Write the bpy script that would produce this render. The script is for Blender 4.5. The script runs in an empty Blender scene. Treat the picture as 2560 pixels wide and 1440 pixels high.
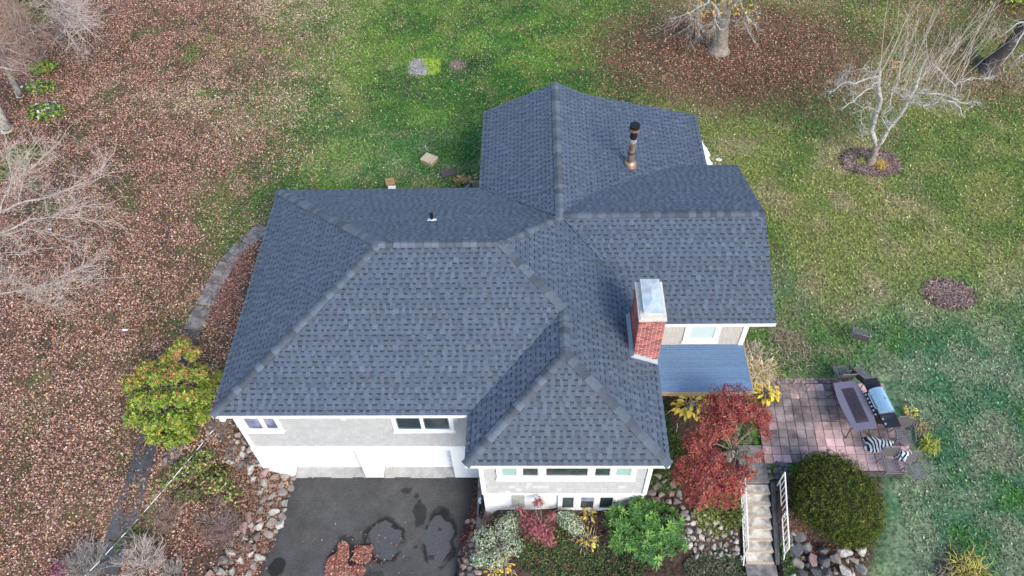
import bpy, bmesh, math, random
import numpy as np
from mathutils import Vector, Matrix
random.seed(7); RNG=np.random.default_rng(11)
SC=bpy.context.scene
# ---------------------------------------------------------------- camera, sky, sun
G=5.07                                     # height of the main eave above the driveway (z = 0)
CAM=np.array([10.10884441,-11.64055303,20.71639062+G])
CR=np.array([0.99950141,0.01360833,-0.02849124]); CU=np.array([0.00722724,0.77979462,0.6259937]); CF=np.array([-0.03073604,0.6258875,-0.77930747]); FPX=1906.0
cd=bpy.data.cameras.new('camera'); co=bpy.data.objects.new('camera',cd); SC.collection.objects.link(co)
M=Matrix((( CR[0],CU[0],-CF[0],CAM[0]),(CR[1],CU[1],-CF[1],CAM[1]),(CR[2],CU[2],-CF[2],CAM[2]),(0,0,0,1)))
co.matrix_world=M; cd.sensor_width=36; cd.lens=FPX/2560*36; cd.clip_start=.5; cd.clip_end=2000; SC.camera=co
w=bpy.data.worlds.new('World'); SC.world=w; w.use_nodes=True
nt=w.node_tree; bg=nt.nodes['Background']; sk=nt.nodes.new('ShaderNodeTexSky'); sk.sky_type='NISHITA'; sk.sun_disc=False
SUN_EL=math.radians(38); SUN_ROT=math.radians(146)
sk.sun_elevation=SUN_EL; sk.sun_rotation=SUN_ROT; nt.links.new(sk.outputs[0],bg.inputs[0]); bg.inputs[1].default_value=0.125
sl=bpy.data.lights.new('sun','SUN'); sl.energy=1.5; sl.angle=math.radians(26); sl.color=(1,.94,.85)
so=bpy.data.objects.new('sun',sl); SC.collection.objects.link(so)
sd=Vector((math.sin(SUN_ROT)*math.cos(SUN_EL),math.cos(SUN_ROT)*math.cos(SUN_EL),math.sin(SUN_EL)))
so.rotation_euler=sd.to_track_quat('Z','Y').to_euler(); so.location=(0,0,60)
SC.view_settings.view_transform='Standard'; SC.view_settings.look='None'; SC.view_settings.gamma=1; SC.view_settings.use_curve_mapping=False
SC.view_settings.exposure=1.26

# ---------------------------------------------------------------- helpers
def noise2(x,y,s,seed=0,oct=3):
    out=0; amp=1; tot=0
    for o in range(oct):
        r=np.random.default_rng(seed*17+o); T=r.random((256,256))
        X=np.asarray(x)/s*2**o+31.7; Y=np.asarray(y)/s*2**o+57.3
        ix=np.floor(X).astype(int); iy=np.floor(Y).astype(int); fx=X-ix; fy=Y-iy; fx=fx*fx*(3-2*fx); fy=fy*fy*(3-2*fy)
        a=T[ix%256,iy%256]; b=T[(ix+1)%256,iy%256]; c=T[ix%256,(iy+1)%256]; d=T[(ix+1)%256,(iy+1)%256]
        out=out+amp*((a*(1-fx)+b*fx)*(1-fy)+(c*(1-fx)+d*fx)*fy); tot+=amp; amp*=.5
    return out/tot
def sst(a,b,x):
    t=np.clip((np.asarray(x,float)-a)/(b-a),0,1); return t*t*(3-2*t)
CP=[(-12,0,2.1,3),(-6,0,1.9,2),(-4,-4,1.3,1.5),(-8,-5,1.5,2.5),(-14,-6,1.7,3),(-4,1,1.7,1.2),(-3.5,4,2.2,1.5),(-1.5,2,1.7,1),(-1,-1,1.2,1),(0,0,1.0,.8),(0,3,2.,1),(0,6,2.5,1.5),
(-1,-3,.8,1),(.3,-3,.35,.8),(-2.5,-3,1.2,1),(.9,-2,.3,.7),(.5,-6,.2,1.5),(-3,-8,.8,2),
(8.5,-1.3,.6,.8),(8.3,-3,.4,.8),(10,-1.3,.65,.8),(10,-3,.45,.8),(12,-1.3,.75,.8),(12,-3,.5,.8),(13.7,-1.3,1.1,.7),(14.5,-1,1.5,.7),(14.5,1,2.3,.8),(14,-3,.8,.8),(15.5,-1.5,1.8,.7),
(15.5,-3,1.,.7),(16.5,-1.2,2.3,.6),(17.2,-1.3,2.35,.5),(17.2,-3.2,1.08,.5),(16.6,-3.2,1.05,.5),(17.2,-5,1.0,1),(18.4,-1.3,2.35,.6),(18.5,-3,1.4,.6),(19.6,-1.3,2.45,.8),(19.6,-2.9,1.9,.6),(20.6,-3.2,2.1,.6),
(21.6,-2.4,2.45,.8),(22.5,-4,2.35,1),(20,-4.6,1.1,.8),(24,-4,2.4,2),(18,0.2,2.48,.8),(16,0.3,2.45,.8),(16,2,2.5,1),(18,3,2.5,1.5),(20,1,2.48,1.5),(23,1,2.5,2),(10,-6,.3,2),(15,-6,.7,1.5),(26,-7,2.4,2.5),
(5,-3,.3,2),(5,0,.5,2)]
CP+=[(x,y,2.5+.15*math.sin(x*.3+y*.2),4) for x in range(-26,45,6) for y in range(7,60,6)]
CP+=[(x,y,2.5,3) for x in range(-2,19,4) for y in range(3,7,3)]
def terrain(x,y):
    x=np.asarray(x,float); y=np.asarray(y,float); n=np.zeros_like(x); d=np.zeros_like(x)
    for a,b,z,s in CP:
        ww=np.exp(-((x-a)**2+(y-b)**2)/(2*s*s*.6))/s**.8+1e-9; n+=ww*z; d+=ww
    h=n/d
    pm=sst(0,.3,np.minimum.reduce([x-17.3,22.8-x,y+1.0,3.1-y])); h=h*(1-pm)+2.44*pm
    dd=np.maximum.reduce([1.25+.16*(y-.3)-x, x-np.where(y>-2.0,8.37,7.98+.165*(y-.3)), y-1.2])
    slope=np.where(x>5,2.2,.75)
    h=np.where((x>16.65)&(x<17.85)&(y<-.9),np.minimum(h,np.clip(2.42+(y+1.0)*.553,1.16,9)-.42),h)
    h=np.where((x>16.65)&(x<17.85)&(y<1.35)&(y>=-.9),np.minimum(h,2.34),h)
    h=np.where(y<1.4,np.minimum(h,np.clip(dd,0,None)*slope-.02),h)
    return h
def T(x,y): return float(terrain(x,y))
def ray(px,py): return CF+CR*(px-1280)/FPX-CU*(py-720)/FPX
def at(px,py,z): d=ray(px,py); return CAM+d*(z-CAM[2])/d[2]
def aty(px,py,Y): d=ray(px,py); return CAM+d*(Y-CAM[1])/d[1]
def gp(px,py):                              # where a line of sight meets the ground
    z=2.
    for i in range(14):
        p=at(px,py,z); z=z*.4+T(p[0],p[1])*.6
    p=at(px,py,z); return np.array([p[0],p[1],z])
def gpv(PX,PY):
    D=CF[None]+CR[None]*((PX-1280)/FPX)[:,None]-CU[None]*((PY-720)/FPX)[:,None]; z=np.full(len(PX),2.)
    for i in range(12):
        P=CAM+D*((z-CAM[2])/D[:,2])[:,None]; z=z*.4+terrain(P[:,0],P[:,1])*.6
    P=CAM+D*((z-CAM[2])/D[:,2])[:,None]; P[:,2]=z; return P
def tag(o,label=None,cat=None,group=None,kind=None):
    if label:o['label']=label
    if cat:o['category']=cat
    if group:o['group']=group
    if kind:o['kind']=kind
    return o
def link(o,parent=None):
    SC.collection.objects.link(o)
    if parent is not None:
        o.parent=parent; 
    return o
def empty(name,loc,label,cat,group=None,rz=0):
    o=bpy.data.objects.new(name,None); link(o); o.location=loc; o.rotation_euler=(0,0,rz); o.empty_display_size=.1
    return tag(o,label,cat,group)
WL={}
def obj(name,me,parent=None,loc=(0,0,0)):
    """link mesh; loc is in world space, parents are never scaled"""
    o=bpy.data.objects.new(name,me); link(o,parent); o.location=loc; return o
class MB:
    def __init__(s): s.v=[]; s.f=[]; s.c=[]; s.mi=[]
    def add(s,V,F,c=(1,1,1),mi=0):
        n=len(s.v); s.v.extend([tuple(map(float,p)) for p in V])
        for f in F: s.f.append(tuple(i+n for i in f)); s.c.append(c); s.mi.append(mi)
    def box(s,a,b,c=(1,1,1),mi=0):
        x0,y0,z0=a; x1,y1,z1=b
        s.add([(x0,y0,z0),(x1,y0,z0),(x1,y1,z0),(x0,y1,z0),(x0,y0,z1),(x1,y0,z1),(x1,y1,z1),(x0,y1,z1)],
        [(0,3,2,1),(4,5,6,7),(0,1,5,4),(1,2,6,5),(2,3,7,6),(3,0,4,7)],c,mi)
    def tube(s,P,R,n=6,c=(1,1,1),mi=0,caps=True):
        P=[np.array(p,float) for p in P]
        if not hasattr(R,'__len__'): R=[R]*len(P)
        rings=[]
        up=None
        for i,p in enumerate(P):
            t=P[min(i+1,len(P)-1)]-P[max(i-1,0)]; t=t/(np.linalg.norm(t)+1e-9)
            if up is None:
                up=np.array([0,0,1.]) if abs(t[2])<.9 else np.array([1.,0,0])
            a=np.cross(t,up); a/=np.linalg.norm(a)+1e-9; b=np.cross(a,t); up=b
            rings.append([p+R[i]*(math.cos(k*2*math.pi/n)*a+math.sin(k*2*math.pi/n)*b) for k in range(n)])
        V=[q for r in rings for q in r]; F=[]
        for i in range(len(P)-1):
            for k in range(n): F.append((i*n+k,i*n+(k+1)%n,(i+1)*n+(k+1)%n,(i+1)*n+k))
        if caps: F.append(tuple(range(n-1,-1,-1))); F.append(tuple((len(P)-1)*n+k for k in range(n)))
        s.add(V,F,c,mi)
    def prism(s,poly,z0,z1,c=(1,1,1),mi=0):
        n=len(poly); V=[(x,y,z0) for x,y in poly]+[(x,y,z1) for x,y in poly]
        s.add(V,[tuple(range(n-1,-1,-1)),tuple(range(n,2*n))]+[(k,(k+1)%n,n+(k+1)%n,n+k) for k in range(n)],c,mi)
    def mesh(s,name,mats,smooth=False,col=True):
        me=bpy.data.meshes.new(name); me.from_pydata(s.v,[],s.f)
        for m in (mats if isinstance(mats,(list,tuple)) else [mats]): me.materials.append(m)
        if any(s.mi): me.polygons.foreach_set('material_index',s.mi)
        if col and any(c!=(1,1,1) for c in s.c):
            a=me.attributes.new('tint','FLOAT_COLOR','FACE'); a.data.foreach_set('color',np.array([(*c,1) for c in s.c],np.float32).ravel())
        if smooth: me.polygons.foreach_set('use_smooth',[True]*len(me.polygons))
        me.update(); return me
    def build(s,name,mats,parent=None,loc=(0,0,0),smooth=False,**kw):
        return obj(name,s.mesh(name,mats,smooth),parent,loc)
def npmesh(name,V,F,mat,cols=None,smooth=False):
    V=np.asarray(V,np.float32); F=np.asarray(F,np.int32); k=F.shape[1]; me=bpy.data.meshes.new(name)
    me.vertices.add(len(V)); me.vertices.foreach_set('co',V.ravel()); me.loops.add(F.size); me.loops.foreach_set('vertex_index',F.ravel())
    me.polygons.add(len(F)); me.polygons.foreach_set('loop_start',np.arange(0,F.size,k,dtype=np.int32)); me.polygons.foreach_set('loop_total',np.full(len(F),k,np.int32))
    me.materials.append(mat)
    if smooth: me.polygons.foreach_set('use_smooth',np.ones(len(F),bool))
    me.update(calc_edges=True)
    if cols is not None:
        cols=np.asarray(cols,np.float32); dom='FACE' if len(cols)==len(F) else 'POINT'
        a=me.attributes.new('tint','FLOAT_COLOR',dom); a.data.foreach_set('color',np.c_[cols,np.ones(len(cols),np.float32)].ravel())
    return me
def nrm(a): return a/(np.linalg.norm(a,axis=-1,keepdims=True)+1e-9)
def leafmesh(name,P,D,N,L,W,C,mat,fold=.25):
    """one pointed folded leaf per row: base point P, along D, facing N"""
    P=np.asarray(P,float); D=nrm(np.asarray(D,float)); S=nrm(np.cross(D,N)); N=nrm(np.cross(S,D)); L=np.asarray(L,float)[:,None]; W=np.asarray(W,float)[:,None]
    V=np.stack([P,P+D*L*.5+S*W*.5+N*W*fold,P+D*L,P+D*L*.5-S*W*.5+N*W*fold],1).reshape(-1,3)
    F=np.arange(len(P)*4).reshape(-1,4); return npmesh(name,V,F,mat,C)
def pal(n,P,var=.18,rng=RNG):
    P=np.array([p[:3] for p in P],float); wts=None
    i=rng.integers(0,len(P),n); c=P[i]*(1+var*rng.standard_normal((n,1)))*(1+.06*rng.standard_normal((n,3))); return np.clip(c,.003,.95)

def mat(name,col=(.5,.5,.5),rough=.8,tint=False,nscale=6.,namt=.0,bump=0.,bscale=40.,metal=0.,spec=.3,col2=None,detail=4,coords='Object',rnd=0.,c2lo=.42,c2hi=.62):
    m=bpy.data.materials.new(name); m.use_nodes=True; t=m.node_tree; N=t.nodes; K=t.links; b=N['Principled BSDF']
    b.inputs['Roughness'].default_value=rough; b.inputs['Metallic'].default_value=metal; b.inputs['Specular IOR Level'].default_value=spec
    out=None
    if coords=='World': coords='Position'; tc=N.new('ShaderNodeNewGeometry')
    else: tc=N.new('ShaderNodeTexCoord')
    if tint:
        a=N.new('ShaderNodeAttribute'); a.attribute_name='tint'; out=a.outputs['Color']
    else:
        r=N.new('ShaderNodeRGB'); r.outputs[0].default_value=(*col,1); out=r.outputs[0]
    def noise(s,d=detail):
        n=N.new('ShaderNodeTexNoise'); n.inputs['Scale'].default_value=s; n.inputs['Detail'].default_value=d; K.new(tc.outputs[coords],n.inputs['Vector']); return n
    if col2 is not None:
        n=noise(nscale); cr=N.new('ShaderNodeMapRange'); cr.inputs[1].default_value=c2lo; cr.inputs[2].default_value=c2hi; K.new(n.outputs[0],cr.inputs[0])
        mx=N.new('ShaderNodeMix'); mx.data_type='RGBA'; K.new(cr.outputs[0],mx.inputs[0]); K.new(out,mx.inputs[6]); mx.inputs[7].default_value=(*col2,1); out=mx.outputs[2]
    if namt or rnd:
        val=None
        if namt:
            n=noise(nscale*2.3); cr=N.new('ShaderNodeMapRange'); cr.inputs[1].default_value=.25; cr.inputs[2].default_value=.75; cr.inputs[3].default_value=1-namt; cr.inputs[4].default_value=1+namt; K.new(n.outputs[0],cr.inputs[0]); val=cr.outputs[0]
        if rnd:
            oi=N.new('ShaderNodeObjectInfo'); cr=N.new('ShaderNodeMapRange'); cr.inputs[3].default_value=1-rnd; cr.inputs[4].default_value=1+rnd; K.new(oi.outputs['Random'],cr.inputs[0])
            if val is not None:
                mm=N.new('ShaderNodeMath'); mm.operation='MULTIPLY'; K.new(val,mm.inputs[0]); K.new(cr.outputs[0],mm.inputs[1]); val=mm.outputs[0]
            else: val=cr.outputs[0]
        vm=N.new('ShaderNodeVectorMath'); vm.operation='SCALE'; K.new(out,vm.inputs[0]); K.new(val,vm.inputs['Scale']); out=vm.outputs[0]
    K.new(out,b.inputs['Base Color'])
    if bump:
        n=noise(bscale,5); bp=N.new('ShaderNodeBump'); bp.inputs['Strength'].default_value=bump; bp.inputs['Distance'].default_value=.02; K.new(n.outputs[0],bp.inputs['Height']); K.new(bp.outputs[0],b.inputs['Normal'])
    return m
M_ground=mat('ground',tint=True,nscale=3.6,namt=.75,bump=1.,bscale=16,rough=.95,spec=.1,detail=8)
M_leaf=mat('dry_leaf',tint=True,rough=.75,spec=.15)
M_green=mat('living_leaf',tint=True,rough=.5,spec=.35)
M_shingle=mat('asphalt_shingle',tint=True,rough=.6,nscale=4,namt=.2,bump=.5,bscale=180,spec=.5)
M_shobj=mat('asphalt_shingle_single',tint=True,rough=.6,nscale=9,namt=.14,bump=.5,bscale=180,spec=.5,rnd=.16)
M_white=mat('white_paint',(.82,.82,.82),.6,nscale=2,namt=.04)
M_trim=mat('white_trim',(.85,.85,.84),.5,nscale=3,namt=.03)
M_wsh=mat('painted_wall_shingle',tint=True,rough=.85,nscale=7,namt=.07,bump=.4,bscale=60)
M_glass=mat('window_glass',(.03,.045,.05),.06,spec=.7,nscale=1.2,col2=(.09,.11,.11))
M_blind=mat('window_blind',(.33,.48,.42),.5,nscale=3,namt=.06)
M_shade=mat('window_shade',(.50,.60,.56),.5,nscale=3,namt=.03)
M_curtain=mat('window_curtain',(.1,.11,.2),.3,nscale=2,col2=(.3,.31,.42))
M_asph=mat('asphalt',tint=True,rough=.85,nscale=16,namt=.45,bump=.9,bscale=60)
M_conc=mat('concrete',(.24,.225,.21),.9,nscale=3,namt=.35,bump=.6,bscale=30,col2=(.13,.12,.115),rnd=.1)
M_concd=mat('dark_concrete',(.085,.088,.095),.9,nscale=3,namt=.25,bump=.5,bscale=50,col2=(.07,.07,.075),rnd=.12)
M_step=mat('worn_step_concrete',(.62,.57,.50),.9,nscale=3,namt=.2,bump=.6,bscale=40,col2=(.27,.25,.22),rnd=.06)
M_brick=mat('brick',(.37,.125,.11),.85,nscale=5,namt=.3,bump=.5,bscale=90,rnd=.42)
M_mortar=mat('mortar',(.8,.72,.66),.9,nscale=10,namt=.15)
M_metal=mat('galvanised_metal',(.55,.7,.78),.3,metal=.85,nscale=4,namt=.12)
M_rust=mat('rusty_pipe',(.35,.3,.27),.45,metal=.6,nscale=5,col2=(.32,.13,.06),namt=.15)
M_copper=mat('orange_collar',(.34,.19,.12),.5,metal=.5,nscale=9,namt=.2)
M_black=mat('black_pipe',(.012,.012,.013),.5)
M_bark=mat('grey_bark',(.31,.26,.215),.95,nscale=7,namt=.3,bump=.8,bscale=40,col2=(.2,.17,.14))
M_barkw=mat('lichen_bark',(.50,.475,.42),.95,nscale=8,namt=.3,bump=.7,bscale=50,col2=(.3,.27,.24))
M_barkd=mat('dark_bark',(.07,.055,.05),.95,nscale=8,namt=.3,bump=.8,bscale=50)
M_twig=mat('pale_twig',(.46,.385,.335),.9,nscale=3,namt=.3)
M_twigg=mat('grey_twig',(.30,.275,.25),.9,nscale=3,namt=.3)
M_rock=mat('field_stone',(.27,.235,.20),.9,nscale=2.2,namt=.3,bump=.7,bscale=14,rnd=.32,col2=(.2,.17,.155))
M_rockp=mat('pale_stone',(.44,.41,.36),.9,nscale=2.6,namt=.25,bump=.7,bscale=14,rnd=.3,col2=(.3,.28,.26))
M_rockd=mat('dark_stone',(.13,.13,.135),.9,nscale=2.6,namt=.3,bump=.7,bscale=14,rnd=.35)
M_rockr=mat('reddish_stone',(.3,.2,.18),.9,nscale=2.6,namt=.25,bump=.7,bscale=14,rnd=.25)
M_paver=mat('pink_paver',(.52,.34,.31),.9,nscale=1.1,namt=.4,bump=.4,bscale=60,rnd=.16,col2=(.20,.165,.155),coords='World',c2lo=.45,c2hi=.7)
M_deck=mat('blue_deck_paint',(.13,.215,.34),.55,nscale=5,namt=.14,bump=.3,bscale=60,rnd=.08)
M_wood=mat('weathered_wood',(.27,.22,.17),.9,nscale=6,namt=.25,rnd=.1)
M_woodd=mat('dark_weathered_wood',(.10,.08,.075),.9,nscale=6,namt=.25,rnd=.1)
M_alu=mat('bronze_aluminium',(.21,.19,.2),.45,metal=.4,nscale=6,namt=.12)
M_sling=mat('dark_sling_fabric',(.10,.09,.09),.8,nscale=30,namt=.2)
M_tabletop=mat('woven_table_rim',(.15,.14,.195),.5,nscale=60,namt=.35,bump=.5,bscale=90)
M_tglass=mat('table_glass',(.035,.025,.03),.12,spec=.6,nscale=2,col2=(.08,.045,.04))
M_hood=mat('stainless_hood',(.42,.62,.74),.28,metal=.6,nscale=3,namt=.06)
M_blackp=mat('black_enamel',(.02,.02,.024),.35,nscale=5,namt=.2)
M_chrome=mat('chrome',(.8,.8,.8),.2,metal=.9)
M_iron=mat('white_iron',(.8,.78,.74),.6,nscale=8,namt=.1)
print('p1 ok')
# ---------------------------------------------------------------- ground
def axis(a,b,st,far):
    c=list(np.arange(a,b+1e-6,st)); lo=[a-d for d in (1,3,7,15,40,far)][::-1]; hi=[b+d for d in (1,3,7,15,40,far)]
    return np.array(lo+c+hi)
gx=axis(-24,40,.13,300); gy=axis(-7,36,.13,400)
GX,GY=np.meshgrid(gx,gy); GZ=terrain(GX.ravel(),GY.ravel()).reshape(GX.shape)
GZ=GZ+.05*(noise2(GX,GY,.9,3)-.5)*sst(1.2,2.2,GZ)
def leafiness(x,y):
    xb=-4-.23*(y+3); wd=3.0+.42*np.clip(y+3,0,60)
    L=1-sst(0,1,(x-xb)/wd); L=L*(.7+.6*noise2(x,y,3.2,5))+(.25*(noise2(x,y,2.2,6)-.5))*(x<4)
    L=np.clip(L,0,1)**1.25
    t=np.exp(-(((x-20.5)/6.8)**2+((y-22.5)/4.4)**2)**1.1*.8)*(.7+.6*noise2(x,y,2.,7))
    top=np.maximum(sst(23,29,y)*sst(11,19,x)*(.35+.35*noise2(x,y,2.5,8)),sst(26,31,x)*sst(15,20,y)*(.2+.4*noise2(x,y,2.5,18))); bd=sst(0,.5,x+2.9+.0*y+.22*np.clip(2-y,0,9)-.16*np.clip(y-5,0,9))*(x<.8)*(y<10.5)*(y>-1)*1.1
    bl=(x<1.6)*(y<1.2)*sst(-4.2,-3.4,x)*.55
    L=L*(1-.42*sst(.52,.75,noise2(x,y,1.7,92,4))*(x<-2.5))
    return np.clip(np.maximum.reduce([L,t*1.1,top,bd,bl]),0,1)
def blob(x,y,cx,cy,rx,ry,p=1.): return np.exp(-((((x-cx)/rx)**2+((y-cy)/ry)**2)**p))
def groundcol(x,y):
    n1=noise2(x,y,2.6,21,4)[...,None]; n2=noise2(x,y,.7,22)[...,None]; n3=noise2(x,y,6,23)[...,None]; n4=noise2(x,y,1.2,24,4)[...,None]
    green=np.array([.042,.125,.024]); green2=np.array([.095,.205,.032]); olive=np.array([.185,.200,.058]); teal=np.array([.060,.140,.075]); tealp=np.array([.155,.205,.125]); tan=np.array([.27,.235,.11]); dark=np.array([.035,.065,.032]); brown=np.array([.17,.13,.09])
    k=sst(.35,.65,n1); c=green*(1-k)+green2*k
    k=sst(.5,.75,n2)*.5; c=c*(1-k)+dark*k
    k=sst(.52,.75,n4)*.45; c=c*(1-k)+olive*k
    o=np.clip(.95*blob(x,y,19.5,8.5,4.5,5)+.8*blob(x,y,31,13,6,8)+.5*blob(x,y,-2,20,7,9)+.6*sst(15,18,x)*sst(4,7,y)+.4*sst(24,30,y),0,1)[...,None]
    k=sst(.42,.62,n4*.6+n3*.4); oc=olive*(1-k)+tan*k; m=o*(.45+.5*sst(.4,.6,n1)); c=c*(1-m)+oc*m
    t=np.clip(1.15*blob(x,y,25.5,1.5,5.6,4.8,1.4)+1.2*blob(x,y,25,-4,7.,4.5,1.4)+.8*blob(x,y,18.9,6.8,1.5,1.5)+.9*blob(x,y,31,6,2.6,2.3,2)+.4*blob(x,y,5,15,4,2.5),0,1)[...,None]*sst(.3,.5,.5*n1+.5*n4+.06)
    k=sst(.4,.62,n4*.5+n2*.5)+.3*sst(0,-5,y)[...,None]; k=np.clip(k,0,1); tc=teal*(1-k)+tealp*k; c=c*(1-t*.9)+tc*t*.9
    b=np.clip(blob(x,y,19.4,4.2,1.8,1.4)*.9+.6*blob(x,y,27.5,-1,3.5,3)+.35*blob(x,y,20,10,5,5),0,1)[...,None]*sst(.42,.62,n2*.5+n4*.5)
    c=c*(1-b*.8)+brown*b*.8
    L=leafiness(x,y)[...,None]
    lb=sst(.1,.8,L); c=c*(1-lb*.85)+(np.array([.105,.060,.045])*(.5+1.*n2))*lb*.85
    # planting beds and banks of bare earth
    dk=np.zeros_like(x)
    dk=np.maximum(dk,(y<1.0)*sst(-2.9,-2.2,x)*(x<1.6)); dk=np.maximum(dk,(y<1)*(x>7.3)*(x<16.2+.0*y)*1.); dk=np.maximum(dk,(x>13.6)*(x<17.4)*(y<3.9)*1.)
    dk=np.maximum(dk,(x>16)*sst(-.6,-1.0,y)*sst(-.1,.5,21.1-x+.35*(y+2)+.5*(n2[...,0]-.5)))
    dk=np.maximum(dk,sst(.5,1,(x>-1.3)*(x<.5)*(y<9)*1.)); 
    for cx,cy,rx,ry in ((24.95,14.15,1.35,.95),(25.85,6.6,1.0,.75)): dk=np.maximum(dk,sst(-.12,.12,1-((x-cx)/rx)**2-((y-cy)/ry)**2+.25*(noise2(x,y,.6,9)-.5)))
    dk=dk[...,None]*1.
    c=c*(1-dk)+(np.array([.075,.05,.038])*(.6+.8*n2))*dk
    m=(sst(0,.3,1-(np.abs((x-4.5)/.85)**4+np.abs((y-21.75)/.75)**4)))[...,None]; mg=sst(.0,.25,(x-4.35)+.3*(y-21.75)+.5*(n2[...,0]-.5))[...,None]
    c=c*(1-m)+(np.array([.3,.29,.26])*(1-mg)+np.array([.24,.36,.04])*mg)*m
    m=sst(-.3,.5,1-(((x-6.2)/.45)**2+((y-21.8)/.45)**2))[...,None]; c=c*(1-m)+np.array([.26,.19,.16])*m
    f=blob(x,y,7.2,22,1.0,.9)[...,None]; c=c*(1-.6*f)+np.array([.02,.05,.02])*.6*f
    return np.clip(c,.01,.9)
nx,ny=len(gx),len(gy); idx=np.arange(nx*ny).reshape(ny,nx)
F=np.stack([idx[:-1,:-1],idx[:-1,1:],idx[1:,1:],idx[1:,:-1]],-1).reshape(-1,4)
gv=np.stack([GX.ravel(),GY.ravel(),GZ.ravel()],1)
ground=tag(obj('ground',npmesh('ground',gv,F,M_ground,groundcol(GX.ravel(),GY.ravel()),True)),kind='structure')

# fallen leaves: flat, slightly tilted and folded, one mesh nobody could count
def litter(name,x,y,z,P,size,label,mt=None,tilt=.35,parent=None,shape=.62):
    n=len(x); a=RNG.random(n)*2*math.pi; D=np.stack([np.cos(a),np.sin(a),tilt*RNG.standard_normal(n)],1); N=np.stack([tilt*RNG.standard_normal(n),tilt*RNG.standard_normal(n),np.ones(n)],1)
    L=size*(.6+.8*RNG.random(n)); me=leafmesh(name,np.stack([x,y,z+.012+.02*RNG.random(n)],1)-nrm(D)*L[:,None]*.5,D,N,L,L*shape*(.7+.6*RNG.random(n)),P,mt or M_leaf)
    return tag(obj(name,me,parent),label,kind='stuff')
def inhouse(x,y):
    return ((x>.3)&(x<13.8)&(y>.4)&(y<9.8))|((x>8.2)&(x<16.8)&(y>9)&(y<14.5))|((x>13.2)&(x<17.6)&(y>3.8)&(y<10.8))|((x>8.2)&(x<13.8)&(y>-1.3)&(y<.5))|((x>14)&(x<17.5)&(y>1.9)&(y<4))
def offpav(x,y):
    dd=np.maximum.reduce([1.25+.16*(y-.3)-x, x-(7.98+.165*(y-.3)), y-1.2]); return dd>.0
N0=860000
x=RNG.uniform(-23,8,N0); y=RNG.uniform(-6.5,35,N0); L=leafiness(x,y); dn_=.35+1.15*sst(.34,.6,noise2(x,y,.8,91,4)); k=(RNG.random(N0)<L*dn_*1.1)&~inhouse(x,y)&offpav(x,y)
x,y=x[k],y[k]; L=L[k]
PL=[(.43,.235,.185),(.31,.15,.113),(.52,.33,.26),(.18,.078,.058),(.62,.44,.34),(.085,.044,.035),(.39,.20,.155),(.22,.115,.088)]
PT=[(.60,.50,.34),(.5,.4,.26),(.42,.33,.22),(.55,.45,.3),(.38,.3,.2),(.28,.2,.13)]
c1=pal(len(x),PL,.25); c2=pal(len(x),PT,.25); mx=(sst(.25,.75,noise2(x,y,5,31)+.35*(x+6)/10-.3+.25*sst(10,26,y))>RNG.random(len(x)))[:,None]; cc=np.where(mx,c2,c1)
r=RNG.random(len(x)); cc[r<.012]=(.6,.28,.06); cc[(r>.012)&(r<.022)]=(.62,.5,.12)
litter('leaf_litter',x,y,terrain(x,y),cc,.070,'thick carpet of fallen brown and tan leaves over the left of the lawn')
N0=200000
x=RNG.uniform(8,39,N0); y=RNG.uniform(10,35,N0); L=leafiness(x,y); k=(RNG.random(N0)<L*.85)&~inhouse(x,y); x,y=x[k],y[k]
cc=pal(len(x),[(.26,.095,.06),(.2,.07,.045),(.33,.15,.1),(.14,.055,.04),(.42,.25,.17),(.3,.12,.08),(.5,.36,.22)],.25)
litter('leaf_litter',x,y,terrain(x,y),cc,.082,'red brown fallen leaves spread under the tree at the top of the lawn')
# scattered pale leaves on open grass
N0=34000
x=RNG.uniform(-10,39,N0); y=RNG.uniform(-6,35,N0); dn=.05+.5*noise2(x,y,4,41)**1.3; dn*=np.where(x<16,.35+.65*sst(4,16,y),.25+.5*sst(6,12,y)); dn=np.where((y<10)&(x>20),.1*(.3+sst(2,7,y)),dn); dn=np.where((x<8)&(y<22),np.maximum(dn,.9*np.exp(-((x+1)/6.5)**2)),dn)
k=(RNG.random(N0)<dn)&~inhouse(x,y)&offpav(x,y)&~((x>7)&(x<22)&(y<3)); x,y=x[k],y[k]
litter('scattered_leaves',x,y,terrain(x,y),pal(len(x),[(.6,.52,.3),(.5,.42,.22),(.62,.45,.25),(.45,.3,.16),(.65,.6,.42),(.4,.22,.12)],.2),.078,'pale leaves scattered thinly over the open green lawn')
# grass tufts
N0=420000
x=RNG.uniform(-9,39,N0); y=RNG.uniform(-6,34,N0); L=leafiness(x,y); dk=(x>7)&(x<21.4)&(y<-.2); k=(RNG.random(N0)<(1-L)*.85)&~inhouse(x,y)&offpav(x,y)&~dk&~((x>13.5)&(x<22.8)&(y<3)&~((x>21.5)&(y<-1)))&~((x>-3)&(x<1.5)&(y<9.5))
x,y=x[k],y[k]; n=len(x); c=groundcol(x,y)*np.exp(.5*RNG.standard_normal((n,1)))*(1+.10*RNG.standard_normal((n,3))); q_=(RNG.random((n,1))<.16); c=np.where(q_,c*.4+np.array([.2,.18,.1]),c); c=np.clip(c*1.08,.01,.6)
a=RNG.random(n)*6.28; D=np.stack([np.cos(a)*.9,np.sin(a)*.9,.35+.5*RNG.random(n)],1); Np=np.stack([-np.cos(a)*.4+.3*RNG.standard_normal(n),-np.sin(a)*.4+.3*RNG.standard_normal(n),np.ones(n)],1)
Ls=.06+.09*RNG.random(n); tag(obj('grass',leafmesh('grass',np.stack([x,y,terrain(x,y)-.0],1),D,Np,Ls,(.022+.03*RNG.random(n)),c,M_leaf)),'short uneven lawn grass',kind='stuff')
print('p2 ok')
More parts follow.
